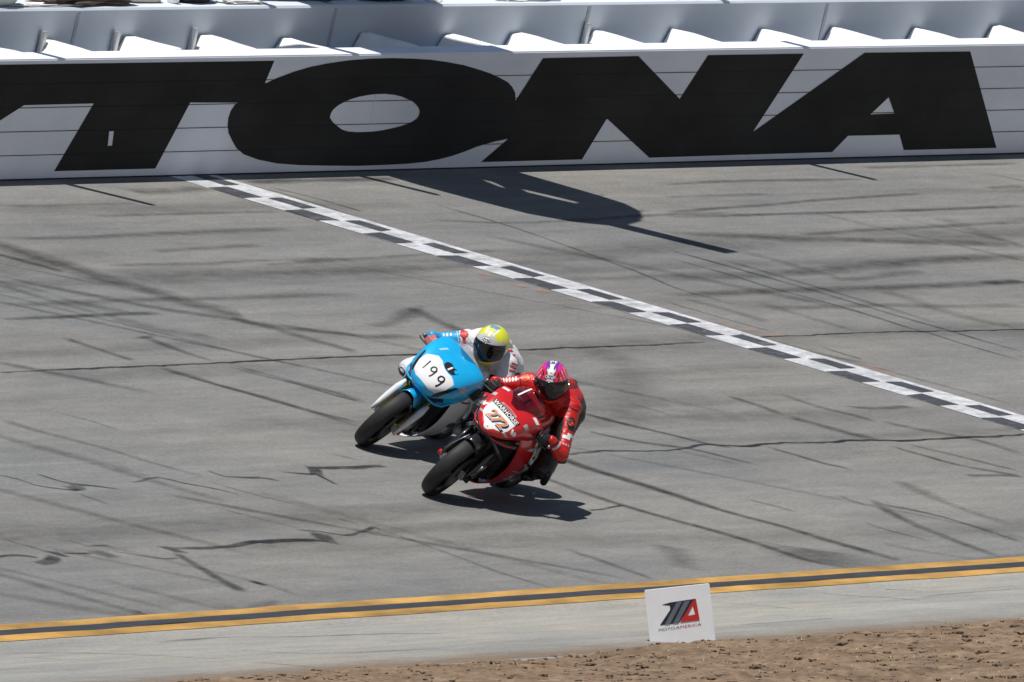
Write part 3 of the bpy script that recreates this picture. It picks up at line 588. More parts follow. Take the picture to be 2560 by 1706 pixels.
for a in (.2, .8): rod('leg', SG(a, .02, -.045), SG(a, -.25, -.045), .012, M_STEEL, sign)
RED_X, RED_V, RED_LEAN, RED_HEAD = -11.77, 8.99, 31.0, 6.0
BLUE_X, BLUE_V, BLUE_LEAN, BLUE_HEAD = -10.466, 7.668, 34.0, 6.0
# ------------------------------------------------------------------ motorcycles (local frame: x forward, y left, z up, origin under the front wheel)
def sring(x, zt, zm, zb, hw, nu=2.2, nl=1.7, ny=2.2, n=36, yc=0.0):
    out = []
    for i in range(n):
        a = 2*math.pi*i/n; c, s = math.cos(a), math.sin(a)
        y = hw*math.copysign(abs(c)**(2/ny), c); z = zm+((zt-zm)*abs(s)**(2/nu) if s >= 0 else -(zm-zb)*abs(s)**(2/nl)); out.append(Vector((x, y+yc, z)))
    return out
def resample(keys, m):
    """catmull-rom through tuples"""
    out = []; n = len(keys)
    for i in range(n-1):
        p0, p1, p2, p3 = keys[max(i-1,0)], keys[i], keys[i+1], keys[min(i+2,n-1)]
        for k in range(m):
            t = k/m; out.append(tuple(0.5*((2*b)+(-a+c)*t+(2*a-5*b+4*c-d)*t*t+(-a+3*b-3*c+d)*t**3) for a,b,c,d in zip(p0,p1,p2,p3)))
    out.append(tuple(keys[-1])); return out
def loft(name, rings, m, parent, cap0=True, cap1=True, closed=True, thick=0.0, smooth=True):
    n = len(rings[0]); vs = [p for r in rings for p in r]; fs = []
    for i in range(len(rings)-1):
        for j in range(n if closed else n-1): fs.append((i*n+j, i*n+(j+1)%n, (i+1)*n+(j+1)%n, (i+1)*n+j))
    if closed and cap0: fs.append(tuple(range(n))[::-1])
    if closed and cap1: fs.append(tuple(range((len(rings)-1)*n, len(rings)*n)))
    o = pyd(name, vs, fs, m, parent, smooth)
    if thick:
        md = o.modifiers.new('s', 'SOLIDIFY'); md.thickness = thick; md.offset = -1.0
    return o
def tube(name, pts, r, m, parent, n=10, closed=False):
    pts = [Vector(p) for p in pts]; rs = r if isinstance(r, (list, tuple)) else [r]*len(pts); rings = []; a = None
    for i, p in enumerate(pts):
        d = (pts[min(i+1,len(pts)-1)]-pts[max(i-1,0)]).normalized()
        a = (a-d*a.dot(d)).normalized() if a is not None else d.orthogonal().normalized(); c = d.cross(a)
        rings.append([p+(a*math.cos(6.2832*k/n)+c*math.sin(6.2832*k/n))*rs[i] for k in range(n)])
    return loft(name, rings, m, parent)
def lathe(name, prof, centre, m, parent, n=64, smooth=True):
    """profile [(radius, y)] closed, spun about the y axis"""
    k = len(prof); vs, fs = [], []
    for i in range(n):
        a = 2*math.pi*i/n
        vs += [Vector((centre[0]+r*math.cos(a), centre[1]+y, centre[2]+r*math.sin(a))) for r, y in prof]
    for i in range(n):
        for j in range(k): fs.append((i*k+j, i*k+(j+1)%k, ((i+1)%n)*k+(j+1)%k, ((i+1)%n)*k+j))
    return pyd(name, vs, fs, m, parent, smooth)
def slabbox(name, x0, x1, y0, y1, z0, z1, m, parent, bev=0.01):
    bm = bmesh.new(); bmesh.ops.create_cube(bm, size=1)
    for v in bm.verts: v.co = Vector(((x0+x1)/2+v.co.x*(x1-x0), (y0+y1)/2+v.co.y*(y1-y0), (z0+z1)/2+v.co.z*(z1-z0)))
    bmesh.ops.bevel(bm, geom=bm.edges[:], offset=bev, segments=2, affect='EDGES'); return frombm(name, bm, m, parent)
def bvh_of(o):
    dg = bpy.context.evaluated_depsgraph_get(); dg.update(); ev = o.evaluated_get(dg); me = ev.to_mesh()
    t = BVHTree.FromPolygons([v.co.copy() for v in me.vertices], [tuple(p.vertices) for p in me.polygons]); ev.to_mesh_clear(); return t
def refine(bm, L):
    for _ in range(5):
        es = [e for e in bm.edges if e.calc_length() > L]
        if not es: break
        bmesh.ops.subdivide_edges(bm, edges=es, cuts=1); bmesh.ops.triangulate(bm, faces=[f for f in bm.faces if len(f.verts) > 3])
def decal(name, bm, bvh, org, ux, uy, m, parent, lift=0.0015, L=0.012):
    """a flat shape (2-d bmesh) laid on to a curved panel along the panel-plane normal"""
    org, ux, uy = Vector(org), Vector(ux).normalized(), Vector(uy); uy = (uy-ux*uy.dot(ux)).normalized(); nrm = ux.cross(uy)
    refine(bm, L); bad = []
    for v in bm.verts:
        P = org+ux*v.co.x+uy*v.co.y; hit = bvh.ray_cast(P+nrm*0.35, -nrm, 0.8)
        if hit[0] is None: bad.append(v); continue
        nn = hit[1] if hit[1].dot(nrm) > 0 else -hit[1]; v.co = hit[0]+nn*lift
    bmesh.ops.delete(bm, geom=bad, context='VERTS')
    me = bpy.data.meshes.new(name); bm.to_mesh(me); bm.free(); return link(name, me, m, parent, True)
def fit_text(s, w, h, cx=0.0, cy=0.0, bold=0.0, shear=0.0, sp=1.0):
    bm = text_mesh(s, 1.0, bold, shear, sp); xs = [v.co.x for v in bm.verts]; ys = [v.co.y for v in bm.verts]
    for v in bm.verts: v.co.x = cx+((v.co.x-min(xs))/(max(xs)-min(xs))-.5)*w; v.co.y = cy+((v.co.y-min(ys))/(max(ys)-min(ys))-.5)*h
    return bm
def outline(bm, e):
    for v in bm.verts: pass
    return bm
def poly(pts): return fill2d(pts)
def ell(cx, cy, a, b_, rot=0.0, n=28):
    return [(cx+a*math.cos(t)*math.cos(rot)-b_*math.sin(t)*math.sin(rot), cy+a*math.cos(t)*math.sin(rot)+b_*math.sin(t)*math.cos(rot)) for t in [6.2832*i/n for i in range(n)]]

M_TYRE = mat('race_slick_rubber', (0.020,0.020,0.020), 0.62, var=0.25, scale=10, spec=0.35)
M_RIM = mat('black_wheel_metal', (0.02,0.02,0.022), 0.35, 0.5, var=0.1); M_DISC = mat('brake_disc_steel', (0.11,0.11,0.11), 0.4, 0.7, var=0.1)
M_CARB = mat('black_carbon', (0.016,0.016,0.018), 0.3, var=0.3, scale=30, coat=0.5); M_DARK = mat('dark_engine_metal', (0.03,0.03,0.032), 0.5, 0.3, var=0.3, scale=15)
M_ALU = mat('grey_alloy', (0.30,0.31,0.33), 0.4, 0.7, var=0.15, scale=10); M_GOLD = mat('gold_anodised', (0.45,0.34,0.07), 0.32, 0.8, var=0.1)
M_RED = mat('red_bodywork', (0.56,0.012,0.014), 0.28, var=0.05, coat=0.6); M_BLUE = mat('light_blue_bodywork', (0.008,0.40,0.78), 0.3, var=0.05, coat=0.5)
M_WHT = mat('white_bodywork', (0.74,0.75,0.77), 0.35, var=0.04, coat=0.4); M_STK = mat('white_sticker', (0.80,0.80,0.80), 0.4, var=0.03); M_INK = mat('black_sticker', (0.012,0.012,0.013), 0.4, var=0.1)
M_ORG = mat('orange_sticker', (0.66,0.21,0.045), 0.45, var=0.08); M_SILV = mat('silver_sticker', (0.42,0.42,0.44), 0.4, var=0.15, scale=40); M_REDS = mat('red_sticker', (0.5,0.02,0.02), .4)
def glass(name, tint, gl=0.25):
    m = bpy.data.materials.new(name); m.use_nodes = True; nt = m.node_tree; nt.nodes.remove(nt.nodes['Principled BSDF'])
    t = nt.nodes.new('ShaderNodeBsdfTransparent'); t.inputs[0].default_value = (*tint, 1); g = nt.nodes.new('ShaderNodeBsdfGlossy'); g.inputs['Roughness'].default_value = 0.04
    lw = nt.nodes.new('ShaderNodeLayerWeight'); pw = nt.nodes.new('ShaderNodeMath'); pw.operation = 'POWER'; pw.inputs[1].default_value = 3.0; nt.links.new(lw.outputs['Facing'], pw.inputs[0])
    fr = nt.nodes.new('ShaderNodeMath'); fr.operation = 'MULTIPLY_ADD'; fr.inputs[1].default_value = 0.5; fr.inputs[2].default_value = 0.035; nt.links.new(pw.outputs[0], fr.inputs[0]); mx = nt.nodes.new('ShaderNodeMixShader')
    nt.links.new(fr.outputs[0], mx.inputs[0]); nt.links.new(t.outputs[0], mx.inputs[1]); nt.links.new(g.outputs[0], mx.inputs[2]); nt.links.new(mx.outputs[0], nt.nodes['Material Output'].inputs[0]); return m
M_SCREEN_D = glass('smoked_screen', (0.62,0.62,0.66)); M_SCREEN_C = glass('clear_screen', (0.85,0.86,0.88))
M_VIS = mat('smoked_visor', (0.006,0.006,0.008), 0.06, var=0.0, spec=0.6)

def wheel(name, x, R, hw, rim_r, bike, disc=True):
    c = (x, 0, R); prof = []
    for i in range(17):
        t = math.pi*(i/16); prof.append((R-hw*0.98*(1-math.sin(t)**0.85), -hw*math.cos(t)))
    crown = [(R-0.62*hw*(1-math.sin(math.pi*i/16)**0.9)-0.0, -hw*math.cos(math.pi*i/16)) for i in range(17)]
    tyre = crown+[(rim_r+0.012, hw*0.86), (rim_r-0.004, hw*0.8), (rim_r-0.004, -hw*0.8), (rim_r+0.012, -hw*0.86)]
    w = lathe(name, [(rim_r, -hw*.86), (rim_r+.006, -hw*.86), (rim_r+.006, hw*.86), (rim_r, hw*.86), (rim_r-.02, hw*.5), (rim_r-.02, -hw*.5)], c, M_RIM, bike)
    lathe('tyre', tyre, c, M_TYRE, w, 80)
    lathe('hub', [(.012,-.055),(.04,-.055),(.045,-.03),(.045,.03),(.04,.055),(.012,.055)], c, M_RIM, w, 24)
    for k in range(10):
        a = 6.2832*k/10+.3; d = Vector((math.cos(a), 0, math.sin(a))); t = Vector((-math.sin(a), 0, math.cos(a))); C0 = Vector(c)
        rings = [[C0+d*r+t*(s*ww)+Vector((0, q*hh, 0)) for s, q in ((1,1),(-1,1),(-1,-1),(1,-1))] for r, ww, hh in ((.03,.014,.025),(.12,.020,.018),(rim_r-.006,.050,.016))]
        loft('spoke', rings, M_RIM, w, smooth=False)
    if disc:
        for s in (-1, 1):
            lathe('brake_disc', [(.05,s*.068-.003),(.16,s*.068-.003),(.16,s*.068+.003),(.05,s*.068+.003)], c, M_DISC, w, 40, False)
    return w

FORK_D = Vector((-0.407, 0, 0.914))
def fork_pt(t, y, off=0.0): return Vector((0.0, y, 0.30))+FORK_D*t+Vector((0.914, 0, 0.407))*off
def hand_grip(bike, s, lever_m):
    """clip-on bar with grip and lever; s=+1 left, -1 right"""
    a = Vector((-0.30, s*0.16, 0.862)); e = Vector((-0.375, s*0.345, 0.842))
    bar = tube('handlebar', [a, e], 0.011, M_DARK, bike); d = (e-a).normalized(); g0 = a+d*0.07
    tube('grip', [g0, e], 0.017, M_TYRE, bar); tube('bar_end', [e, e+d*.02], 0.016, M_ALU, bar)
    tube('lever', [a+d*.04+Vector((.03,0,.0)), a+d*.07+Vector((.065,0,-.004)), a+d*.13+Vector((.078,0,-.01)), e+Vector((.07,0,-.014)), e+d*.025+Vector((.055,0,-.014))], [.008,.007,.006,.006,.005], lever_m, bar)
    return a, e, d
def u_fairing(name, m, bike, prof, xf, xb, nrow=12):
    full = [(y, z) for y, z in prof]+[(-y, z) for y, z in prof[-2::-1]]
    full = resample(full, 4); rows = []
    for i in range(nrow+1):
        t = i/nrow; r = []
        for y, z in full:
            f0 = xf(z); b0 = xb(z); x = f0+(b0-f0)*t; k = 0.90+0.10*math.sin(min(1, t*1.6)*math.pi/2)-0.22*max(0, t-.55)/.45
            r.append(Vector((x, y*k, z)))
        rows.append(r)
    return loft(name, rows, m, bike, closed=False, thick=0.008)
def lerp_tab(tab):
    def f(z):
        for (z0, x0), (z1, x1) in zip(tab[:-1], tab[1:]):
            if z0 >= z >= z1: return x0+(x1-x0)*(z0-z)/(z0-z1)
        return tab[0][1] if z > tab[0][0] else tab[-1][1]
    return f
def fender(m, bike, a0, a1, R=.322, hw=.075, side=.07):
    rows = []
    for i in range(19):
        a = R_(a0+(a1-a0)*i/18); rad = Vector((math.cos(a), 0, math.sin(a))); C0 = Vector((0,0,.30)); r = []
        tp = min(1, min(i, 18-i)/4+.35)
        for j in range(13):
            u = -1+2*j/12; dep = side*abs(u)**3*tp; r.append(C0+rad*(R+.012*(1-u*u)-dep)+Vector((0, u*hw*(.75+.25*tp), 0)))
        rows.append(r)
    return loft('front_fender', rows, m, bike, closed=False, thick=.004)

def windscreen(m, bike, keys):
    rows = []
    for x, z, hw, drop in resample(keys, 5):
        r = []
        for j in range(17):
            u = -1+2*j/16; r.append(Vector((x-0.10*abs(u)**2.2*(hw/.16), u*hw, z-drop*abs(u)**2.4)))
        rows.append(r)
    return loft('windscreen', rows, m, bike, closed=False, thick=.003)

def frame_bike(name, label, contact_x, contact_v, lean, head=0.0):
    o = empty(name, label, 'motorcycle', 'racing motorcycles on the banked track')
    fx = Vector((-1,0,0))*math.cos(head)+DB*math.sin(head); lf = NB.cross(fx)
    z = NB*math.cos(lean)+lf*math.sin(lean); y = z.cross(fx); P = B(contact_x, contact_v, 0.06*(1-math.cos(lean)))-lf*(0.06*math.sin(lean))*0.5
    o.matrix_world = Matrix(((fx.x,y.x,z.x,P.x),(fx.y,y.y,z.y,P.y),(fx.z,y.z,z.z,P.z),(0,0,0,1)))
    return o

def common_bike(bike, st):
    wheel('front_wheel', 0.0, 0.300, 0.060, 0.222, bike); wheel('rear_wheel', -1.42, 0.315, 0.095, 0.222, bike)
    for s in (-1, 1):
        y = s*.103
        leg = tube('fork_leg', [fork_pt(-.02,y), fork_pt(.10,y), fork_pt(.11,y), fork_pt(.34,y)], [.027,.027,.022,.022], st['slider'], bike)
        tube('upper_tube', [fork_pt(.30,y), fork_pt(.30,y), fork_pt(.72,y)], [.026,.029,.029], st['stanchion'], leg)
        slabbox('axle_clamp', -.045, .03, y-.03, y+.03, .265, .335, M_ALU, leg, .012)
        c = fork_pt(.10, s*.088, -.075); slabbox('brake_caliper', c.x-.035, c.x+.035, c.y-.028, c.y+.028, c.z-.06, c.z+.06, st['caliper'], bike, .014)
        hand_grip(bike, s, M_DARK)
    slabbox('triple_clamp', -.32, -.22, -.13, .13, .88, .905, M_DARK, bike); slabbox('dash', -.27, -.245, -.055, .055, .895, .945, M_DARK, bike, .008)
    slabbox('radiator', -.47, -.43, -.16, .16, .36, .72, M_DARK, bike); slabbox('engine', -.90, -.48, -.15, .15, .22, .72, M_DARK, bike, .04)
    for k in range(4): 
        y = -.09+.06*k; tube('exhaust_pipe', [(-.47,y,.50),(-.43,y,.42),(-.42,y*.9,.30),(-.47,y*.7,.20),(-.70,y*.3,.16)], .018, st['pipe'], bike)
    tube('exhaust_silencer', [(-.95,-.12,.25),(-1.05,-.17,.30),(-1.25,-.20,.40),(-1.38,-.21,.46)], [.03,.045,.05,.045], M_ALU, bike, 16)
    for s in (-1, 1):
        tube('swingarm', [(-.95,s*.10,.42),(-1.1,s*.125,.40),(-1.42,s*.125,.315)], [.045,.04,.028], M_ALU, bike, 12)
        tube('footpeg', [(-1.0,s*.15,.42),(-1.0,s*.25,.42)], .013, M_ALU, bike)
    t = resample([(-.33,.925,.86,.70,.11),(-.37,.975,.87,.66,.16),(-.56,1.0,.88,.66,.185),(-.72,.985,.87,.68,.17),(-.84,.92,.83,.70,.12),(-.90,.87,.80,.72,.07)], 4)
    loft('fuel_tank', [sring(x, a, b_, c, w, 2.4, 2.2, 2.3) for x, a, b_, c, w in t], st['tank'], bike)
    t = resample([(-.84,.84,.80,.74,.08),(-.95,.86,.81,.76,.14),(-1.12,.885,.84,.78,.145),(-1.28,.915,.87,.81,.11),(-1.42,.94,.905,.86,.055),(-1.47,.935,.915,.89,.02)], 4)
    loft('tail_unit', [sring(x, a, b_, c, w, 2.5, 2.2, 2.4) for x, a, b_, c, w in t], st['tail'], bike)
    slabbox('seat_pad', -1.18, -.90, -.11, .11, .855, .885, M_DARK, bike, .014)

PROF = [(.205,.80),(.238,.70),(.250,.58),(.246,.46),(.222,.34),(.175,.235),(.10,.165),(.0,.14)]
def nose_loft(m, bike, keys, nu=2.2, nl=1.5, ny=2.3):
    xs = [k[0] for k in keys]; g = lambda x: max(0.0, min(1.0, (xs[0]-.05-x)/(xs[0]-.05-xs[-1])))
    return loft('nose_fairing', [sring(x, zt, zm, zb, hw, nu+2.2*g(x), nl, ny+1.0*g(x), 96) for x, zt, zm, zb, hw in resample(keys, 5)], m, bike, cap1=False, thick=.004)

# ---- red motorcycle, number 272
rb = frame_bike('motorcycle', 'red racing motorcycle with orange number 272 on a white nose plate', RED_X, RED_V, R_(RED_LEAN), R_(RED_HEAD))
ST = dict(slider=M_DARK, stanchion=M_DARK, caliper=M_ALU, pipe=M_DARK, tank=M_RED, tail=M_RED)
common_bike(rb, ST)
nk = [(.085,.722,.712,.702,.012),(.075,.742,.720,.692,.050),(.045,.775,.738,.688,.096),(0,.825,.765,.690,.146),(-.07,.885,.80,.690,.182),(-.15,.932,.82,.69,.202),(-.25,.955,.83,.69,.220),(-.36,.945,.835,.69,.235)]
nose = nose_loft(M_RED, rb, nk, 2.7, 1.6, 2.6); nb = bvh_of(nose)
loft('nose_inner', [sring(x, .83, .78, .71, w_) for x, w_ in ((-.09,.10), (-.36,.17))], M_DARK, rb)
ws = windscreen(M_SCREEN_D, rb, [(-.135,.938,.105,.035),(-.22,.985,.150,.060),(-.32,1.035,.165,.085),(-.39,1.060,.160,.095)])
wb_ = bvh_of(ws); decal('screen_glint', poly([(-.075,-.06),(-.060,-.06),(-.050,.10),(-.065,.10)]), wb_, (-.30,0,1.02), (0,1,0), (-.85,0,.5), M_STK, ws, .002)  # white streak painted on the screen in place of a reflection
low = u_fairing('side_fairing', M_RED, rb, PROF, lerp_tab([(.80,-.20),(.70,-.27),(.58,-.36),(.46,-.43),(.34,-.475),(.235,-.49),(.14,-.49)]), lerp_tab([(.80,-.55),(.70,-.72),(.58,-.86),(.46,-.95),(.34,-1.0),(.235,-1.05),(.14,-1.05)]))
lb = bvh_of(low)
fender(M_CARB, rb, 62, 150)
for s in (-1, 1):
    y = s*.13; gs = [[fork_pt(t, y+dy*.5, .03+o) for dy, o in ((-w,0),(0,.012),(w,0),(0,-.012))] for t, w in ((-.0,.02),(.08,.05),(.20,.055),(.30,.03))]
    loft('fork_guard', gs, M_CARB, rb)
rod('axle_slider', (0,-.105,.30), (0,-.165,.30), .022, M_REDS, rb, 14); rod('axle_slider', (0,.105,.30), (0,.165,.30), .022, M_DARK, rb, 14)
tube('brake_line', [(.035,-.075,.575),(.055,-.10,.50),(.045,-.125,.42),(.01,-.14,.34)], .006, M_ALU, rb)
# nose intakes and struts under the plate
NO, NX_, NY_ = (-.03,0,.80), (0,1,0), (-.62,0,.78)
def mir(pts): return [(-x, y) for x, y in pts][::-1]
pl = [(0,-.138),(.022,-.130),(.050,-.092),(.118,-.052),(.130,-.01),(.130,.062),(-.130,.062),(-.130,-.01),(-.118,-.052),(-.050,-.092),(-.022,-.130)]
plate = decal('number_plate', poly(pl), nb, NO, NX_, NY_, M_STK, nose, .0012)
decal('number_shadow', fit_text('272', .196, .098, .012, -.018, .045, .18, .9), nb, NO, NX_, NY_, M_INK, nose, .0022, .02)
decal('number_edge', fit_text('272', .188, .094, .0, -.010, .035, .18, .9), nb, NO, NX_, NY_, M_STK, nose, .0032, .02)
decal('number', fit_text('272', .178, .084, .0, -.010, .012, .18, .9), nb, NO, NX_, NY_, M_ORG, nose, .0042, .02)
decal('name_band', poly([(-.136,.062),(.136,.062),(.142,.108),(-.142,.108)]), nb, NO, NX_, NY_, M_INK, nose, .0014)
decal('name_lettering', fit_text('WARHORSE', .258, .037, 0, .085, .02), nb, NO, NX_, NY_, M_STK, nose, .0026, .02)
decal('arc_stripe', poly([(-.085,.112),(.085,.112),(.075,.128),(0,.135),(-.075,.128)]), nb, NO, NX_, NY_, M_SILV, nose, .0014)
decal('arc_stripe', poly([(-.070,.116),(.070,.116),(.062,.124),(0,.129),(-.062,.124)]), nb, NO, NX_, NY_, M_REDS, nose, .0022)
for s in (-1, 1):
    f = (lambda p: p) if s > 0 else mir
    decal('plate_bolt', poly(ell(s*.0+.004*s,-.112,.006,.006,0,10)), nb, NO, NX_, NY_, M_ALU, nose, .0024) if s > 0 else None
    hv = [(.134,.016),(.156,-.022),(.186,.004),(.180,.020),(.168,.026),(.160,.006),(.148,.022)]
    decal('side_emblem', poly(f(hv)), nb, (-.05, 0, .80), NX_, NY_, M_STK, nose, .0016)
    decal('side_sticker', poly(f([(.118,-.070),(.172,-.062),(.176,-.044),(.124,-.052)])), nb, (-.05,0,.80), NX_, NY_, M_SILV, nose, .0014)
    decal('side_sticker', poly(f([(.160,.110),(.196,.105),(.200,.140),(.165,.146)])), nb, (-.05,0,.80), NX_, NY_, M_SILV, nose, .0014)
    decal('side_sticker', poly(f([(.140,.235),(.198,.225),(.204,.258),(.146,.270)])), nb, (-.05,0,.80), NX_, NY_, M_STK, nose, .0014)
    # dark intake mouths low on each side of the nose
    decal('air_intake', poly(f([(.030,-.150),(.075,-.105),(.150,-.078),(.200,-.06),(.215,-.10),(.15,-.15),(.08,-.18)])), nb, (-.03,0,.80), NX_, (-.2,0,.98), M_INK, nose, .0016)
    tube('wing_strut', [(.055,s*.045,.695),(-.02,s*.10,.655),(-.10,s*.15,.60),(-.20,s*.19,.545)], [.012,.016,.016,.012], M_CARB, rb)
    # blurred white sponsor strips along the flank
    for (x0, z0, L, hgt, m_) in ((-.52,.665,.36,.028,M_SILV),(-.66,.50,.26,.016,M_STK),(-.60,.42,.30,.012,M_SILV),(-.62,.315,.28,.014,M_SILV),(-.55,.24,.10,.03,M_SILV)):
        decal('flank_strip', poly([(-L/2,-hgt/2),(L/2*.7,-hgt/2),(L/2,hgt/2),(-L/2*.8,hgt/2)]), lb, (x0-.1, s*.3, z0), (-s,0,-.12), (0,0,1), m_, low, .0016, .03)
loft('intake_duct', [sring(x, zt, .68, zb, hw, 2.2, 1.5, 2.6) for x, zt, zb, hw in ((.055,.69,.668,.05),(.0,.70,.63,.115),(-.10,.71,.60,.165),(-.22,.72,.58,.205),(-.34,.72,.58,.215))], M_CARB, rb)
for s in (-1, 1):
    tube('intake_lip', [(.05,s*.05,.688),(0,s*.122,.682),(-.09,s*.175,.682),(-.20,s*.212,.69)], [.004,.006,.006,.004], M_RED, rb, 8)
tube('coolant_pipe', [(-.40,.02,.20),(-.40,.05,.235),(-.40,.075,.30),(-.42,.09,.36)], [.016,.022,.020,.014], M_ALU, rb, 12)

# ---- light blue motorcycle, number 199
bb = frame_bike('motorcycle', 'light blue and white racing motorcycle with handwritten black number 199', BLUE_X, BLUE_V, R_(BLUE_LEAN), R_(BLUE_HEAD))
ST = dict(slider=M_GOLD, stanchion=M_GOLD, caliper=M_GOLD, pipe=M_DARK, tank=M_WHT, tail=M_BLUE)
common_bike(bb, ST)
nk = [(.075,.718,.708,.698,.012),(.066,.748,.72,.685,.055),(.035,.79,.74,.660,.115),(-.03,.850,.765,.630,.178),(-.10,.900,.785,.605,.215),(-.18,.945,.805,.595,.238),(-.28,.98,.825,.60,.252),(-.38,1.0,.84,.63,.252),(-.44,.985,.84,.66,.245)]
nose = nose_loft(M_BLUE, bb, nk, 2.9, 1.7, 2.9); nb = bvh_of(nose)
loft('nose_inner', [sring(x, .83, .78, .68, w_) for x, w_ in ((-.09,.11), (-.40,.18))], M_DARK, bb)
windscreen(M_SCREEN_C, bb, [(-.285,.975,.10,.02),(-.35,1.02,.145,.050),(-.43,1.055,.160,.075),(-.50,1.075,.155,.085)])
low = u_fairing('side_fairing', M_WHT, bb, PROF, lerp_tab([(.80,-.24),(.70,-.27),(.58,-.31),(.46,-.36),(.34,-.385),(.235,-.38),(.14,-.38)]), lerp_tab([(.80,-.60),(.70,-.78),(.58,-.9),(.46,-.98),(.34,-1.02),(.235,-1.05),(.14,-1.05)]))
lb = bvh_of(low)
fender(M_BLUE, bb, 72, 165, side=.10, hw=.082)
for s in (-1, 1):
    y = s*.135; gs = [[fork_pt(t, y+s*dy*.75, .052+o) for dy, o in ((-w,0),(-w*.5,.016),(w*.5,.016),(w,0),(w*.5,-.010),(-w*.5,-.010))] for t, w in ((-.05,.016),(.03,.028),(.12,.038),(.22,.040),(.30,.020))]
    loft('fork_guard', gs, M_WHT, bb)
rod('axle_slider', (0,-.105,.30), (0,-.150,.30), .02, M_DARK, bb, 14); rod('axle_slider', (0,.105,.30), (0,.155,.30), .022, M_REDS, bb, 14)
NO = (-.03,0,.80)
pl = [(-.07,-.105),(.07,-.105),(.118,-.080),(.150,-.02),(.155,.070),(.125,.088),(.095,.098),(.06,.092),(.02,.096),(-.015,.108),(-.04,.125),(-.09,.128),(-.15,.068),(-.152,-.03),(-.118,-.080)]
decal('number_plate', poly([(x*1.06, y*1.08) for x, y in pl]), nb, NO, NX_, NY_, M_STK, nose, .0012)
# hand-drawn strokes
def stroke(pts, w):
    P = smoothline(pts, .006); L, Rr = [], []
    for i, q in enumerate(P):
        a = P[max(0,i-1)]; c = P[min(len(P)-1,i+1)]; d = math.hypot(c[0]-a[0], c[1]-a[1]) or 1; nx, ny = -(c[1]-a[1])/d, (c[0]-a[0])/d
        L.append((q[0]+nx*w/2, q[1]+ny*w/2)); Rr.append((q[0]-nx*w/2, q[1]-ny*w/2))
    bm = bmesh.new(); lv = [bm.verts.new((*p, 0)) for p in L]; rv = [bm.verts.new((*p, 0)) for p in Rr]
    for i in range(len(P)-1): bm.faces.new((lv[i], rv[i], rv[i+1], lv[i+1]))
    return bm
def nine(cx, cy, s, rot=0.0):
    pts = [(.20,.28),(.05,.45),(-.17,.38),(-.22,.12),(-.05,-.02),(.15,.10),(.20,.30),(.21,.05),(.18,-.30),(.10,-.50)]
    return [(cx+(x*math.cos(rot)-y*math.sin(rot))*s, cy+(x*math.sin(rot)+y*math.cos(rot))*s) for x, y in pts]
decal('number_stroke', stroke([(-.094,.052),(-.088,.010),(-.082,-.044)], .011), nb, NO, NX_, NY_, M_INK, nose, .0026, .02)
decal('number_stroke', stroke(nine(-.016,.002,.102,.12), .012), nb, NO, NX_, NY_, M_INK, nose, .0026, .02)
decal('number_stroke', stroke(nine(.078,-.004,.108,.05), .014), nb, NO, NX_, NY_, M_INK, nose, .0026, .02)
# opening and bracket above the plate
decal('nose_opening', poly([(.040+1.1*x, .014+.09+1.0*(y-.09)) for x, y in [(-.045,.106),(-.02,.095),(.02,.094),(.042,.102),(.054,.118),(.058,.135),(.050,.160),(.032,.172),(.018,.164),(.006,.160),(-.012,.172),(-.034,.170),(-.052,.152),(-.055,.128)]]), nb, NO, NX_, NY_, M_INK, nose, .0018)
decal('bracket', poly([(.030,.118),(.044,.117),(.050,.166),(.036,.168)]), nb, NO, NX_, NY_, M_STK, nose, .0030)
decal('bracket', poly([(.075,.150),(.098,.146),(.112,.165),(.100,.186),(.082,.182),(.072,.168)]), nb, NO, NX_, NY_, M_BLUE, nose, .0034)
for s in (-1, 1):
    f = (lambda p: p) if s > 0 else mir
    decal('ram_air_duct', poly(f([(.118,-.125),(.160,-.075),(.190,.02),(.205,.085),(.185,.075),(.160,.00),(.135,-.065)])), nb, NO, NX_, (-.3,0,.95), M_INK, nose, .0016)
    decal('ram_air_duct', poly(f([(.065,-.160),(.135,-.115),(.190,-.055),(.200,-.075),(.150,-.130),(.09,-.172)])), nb, NO, NX_, (-.3,0,.95), M_INK, nose, .0016)
    tube('nose_lip', [(.045,s*.06,.672),(.0,s*.115,.655),(-.06,s*.165,.645),(-.12,s*.205,.66),(-.19,s*.232,.72),(-.25,s*.245,.79)], [.006,.008,.009,.009,.008,.005], M_BLUE, bb, 8)
    decal('flank_emblem', poly(ell(0,0,.085,.032,0)), lb, (-.66, s*.3, .44), (-s,0,-.1), (0,0,1), mat('navy_print2', (.02,.05,.16), .4), low, .0016, .02)
    decal('flank_lettering', poly([(-.09,-.012),(.08,-.012),(.09,.012),(-.08,.012)]), lb, (-.62, s*.3, .26), (-s,0,-.05), (0,0,1), M_REDS, low, .0016, .02)
    decal('flank_strip', poly([(-.12,-.008),(.12,-.008),(.12,.008),(-.12,.008)]), lb, (-.52, s*.3, .70), (-s,0,-.1), (0,0,1), mat('navy_print2', (.02,.05,.16), .4), low, .0016, .02)
decal('nose_sticker', poly(ell(-.135,-.112,.018,.014,.4,12)), nb, NO, NX_, NY_, M_SILV, nose, .0018)
decal('nose_sticker', poly([(.205,.10),(.235,.10),(.24,.15),(.215,.16)]), nb, NO, NX_, NY_, M_SILV, nose, .0018)
decal('nose_strip', poly([(-.150,.185),(-.128,.185),(-.100,.255),(-.122,.258)]), nb, NO, NX_, NY_, mat('pale_blue_sticker', (.30,.58,.80), .4), nose, .0016)

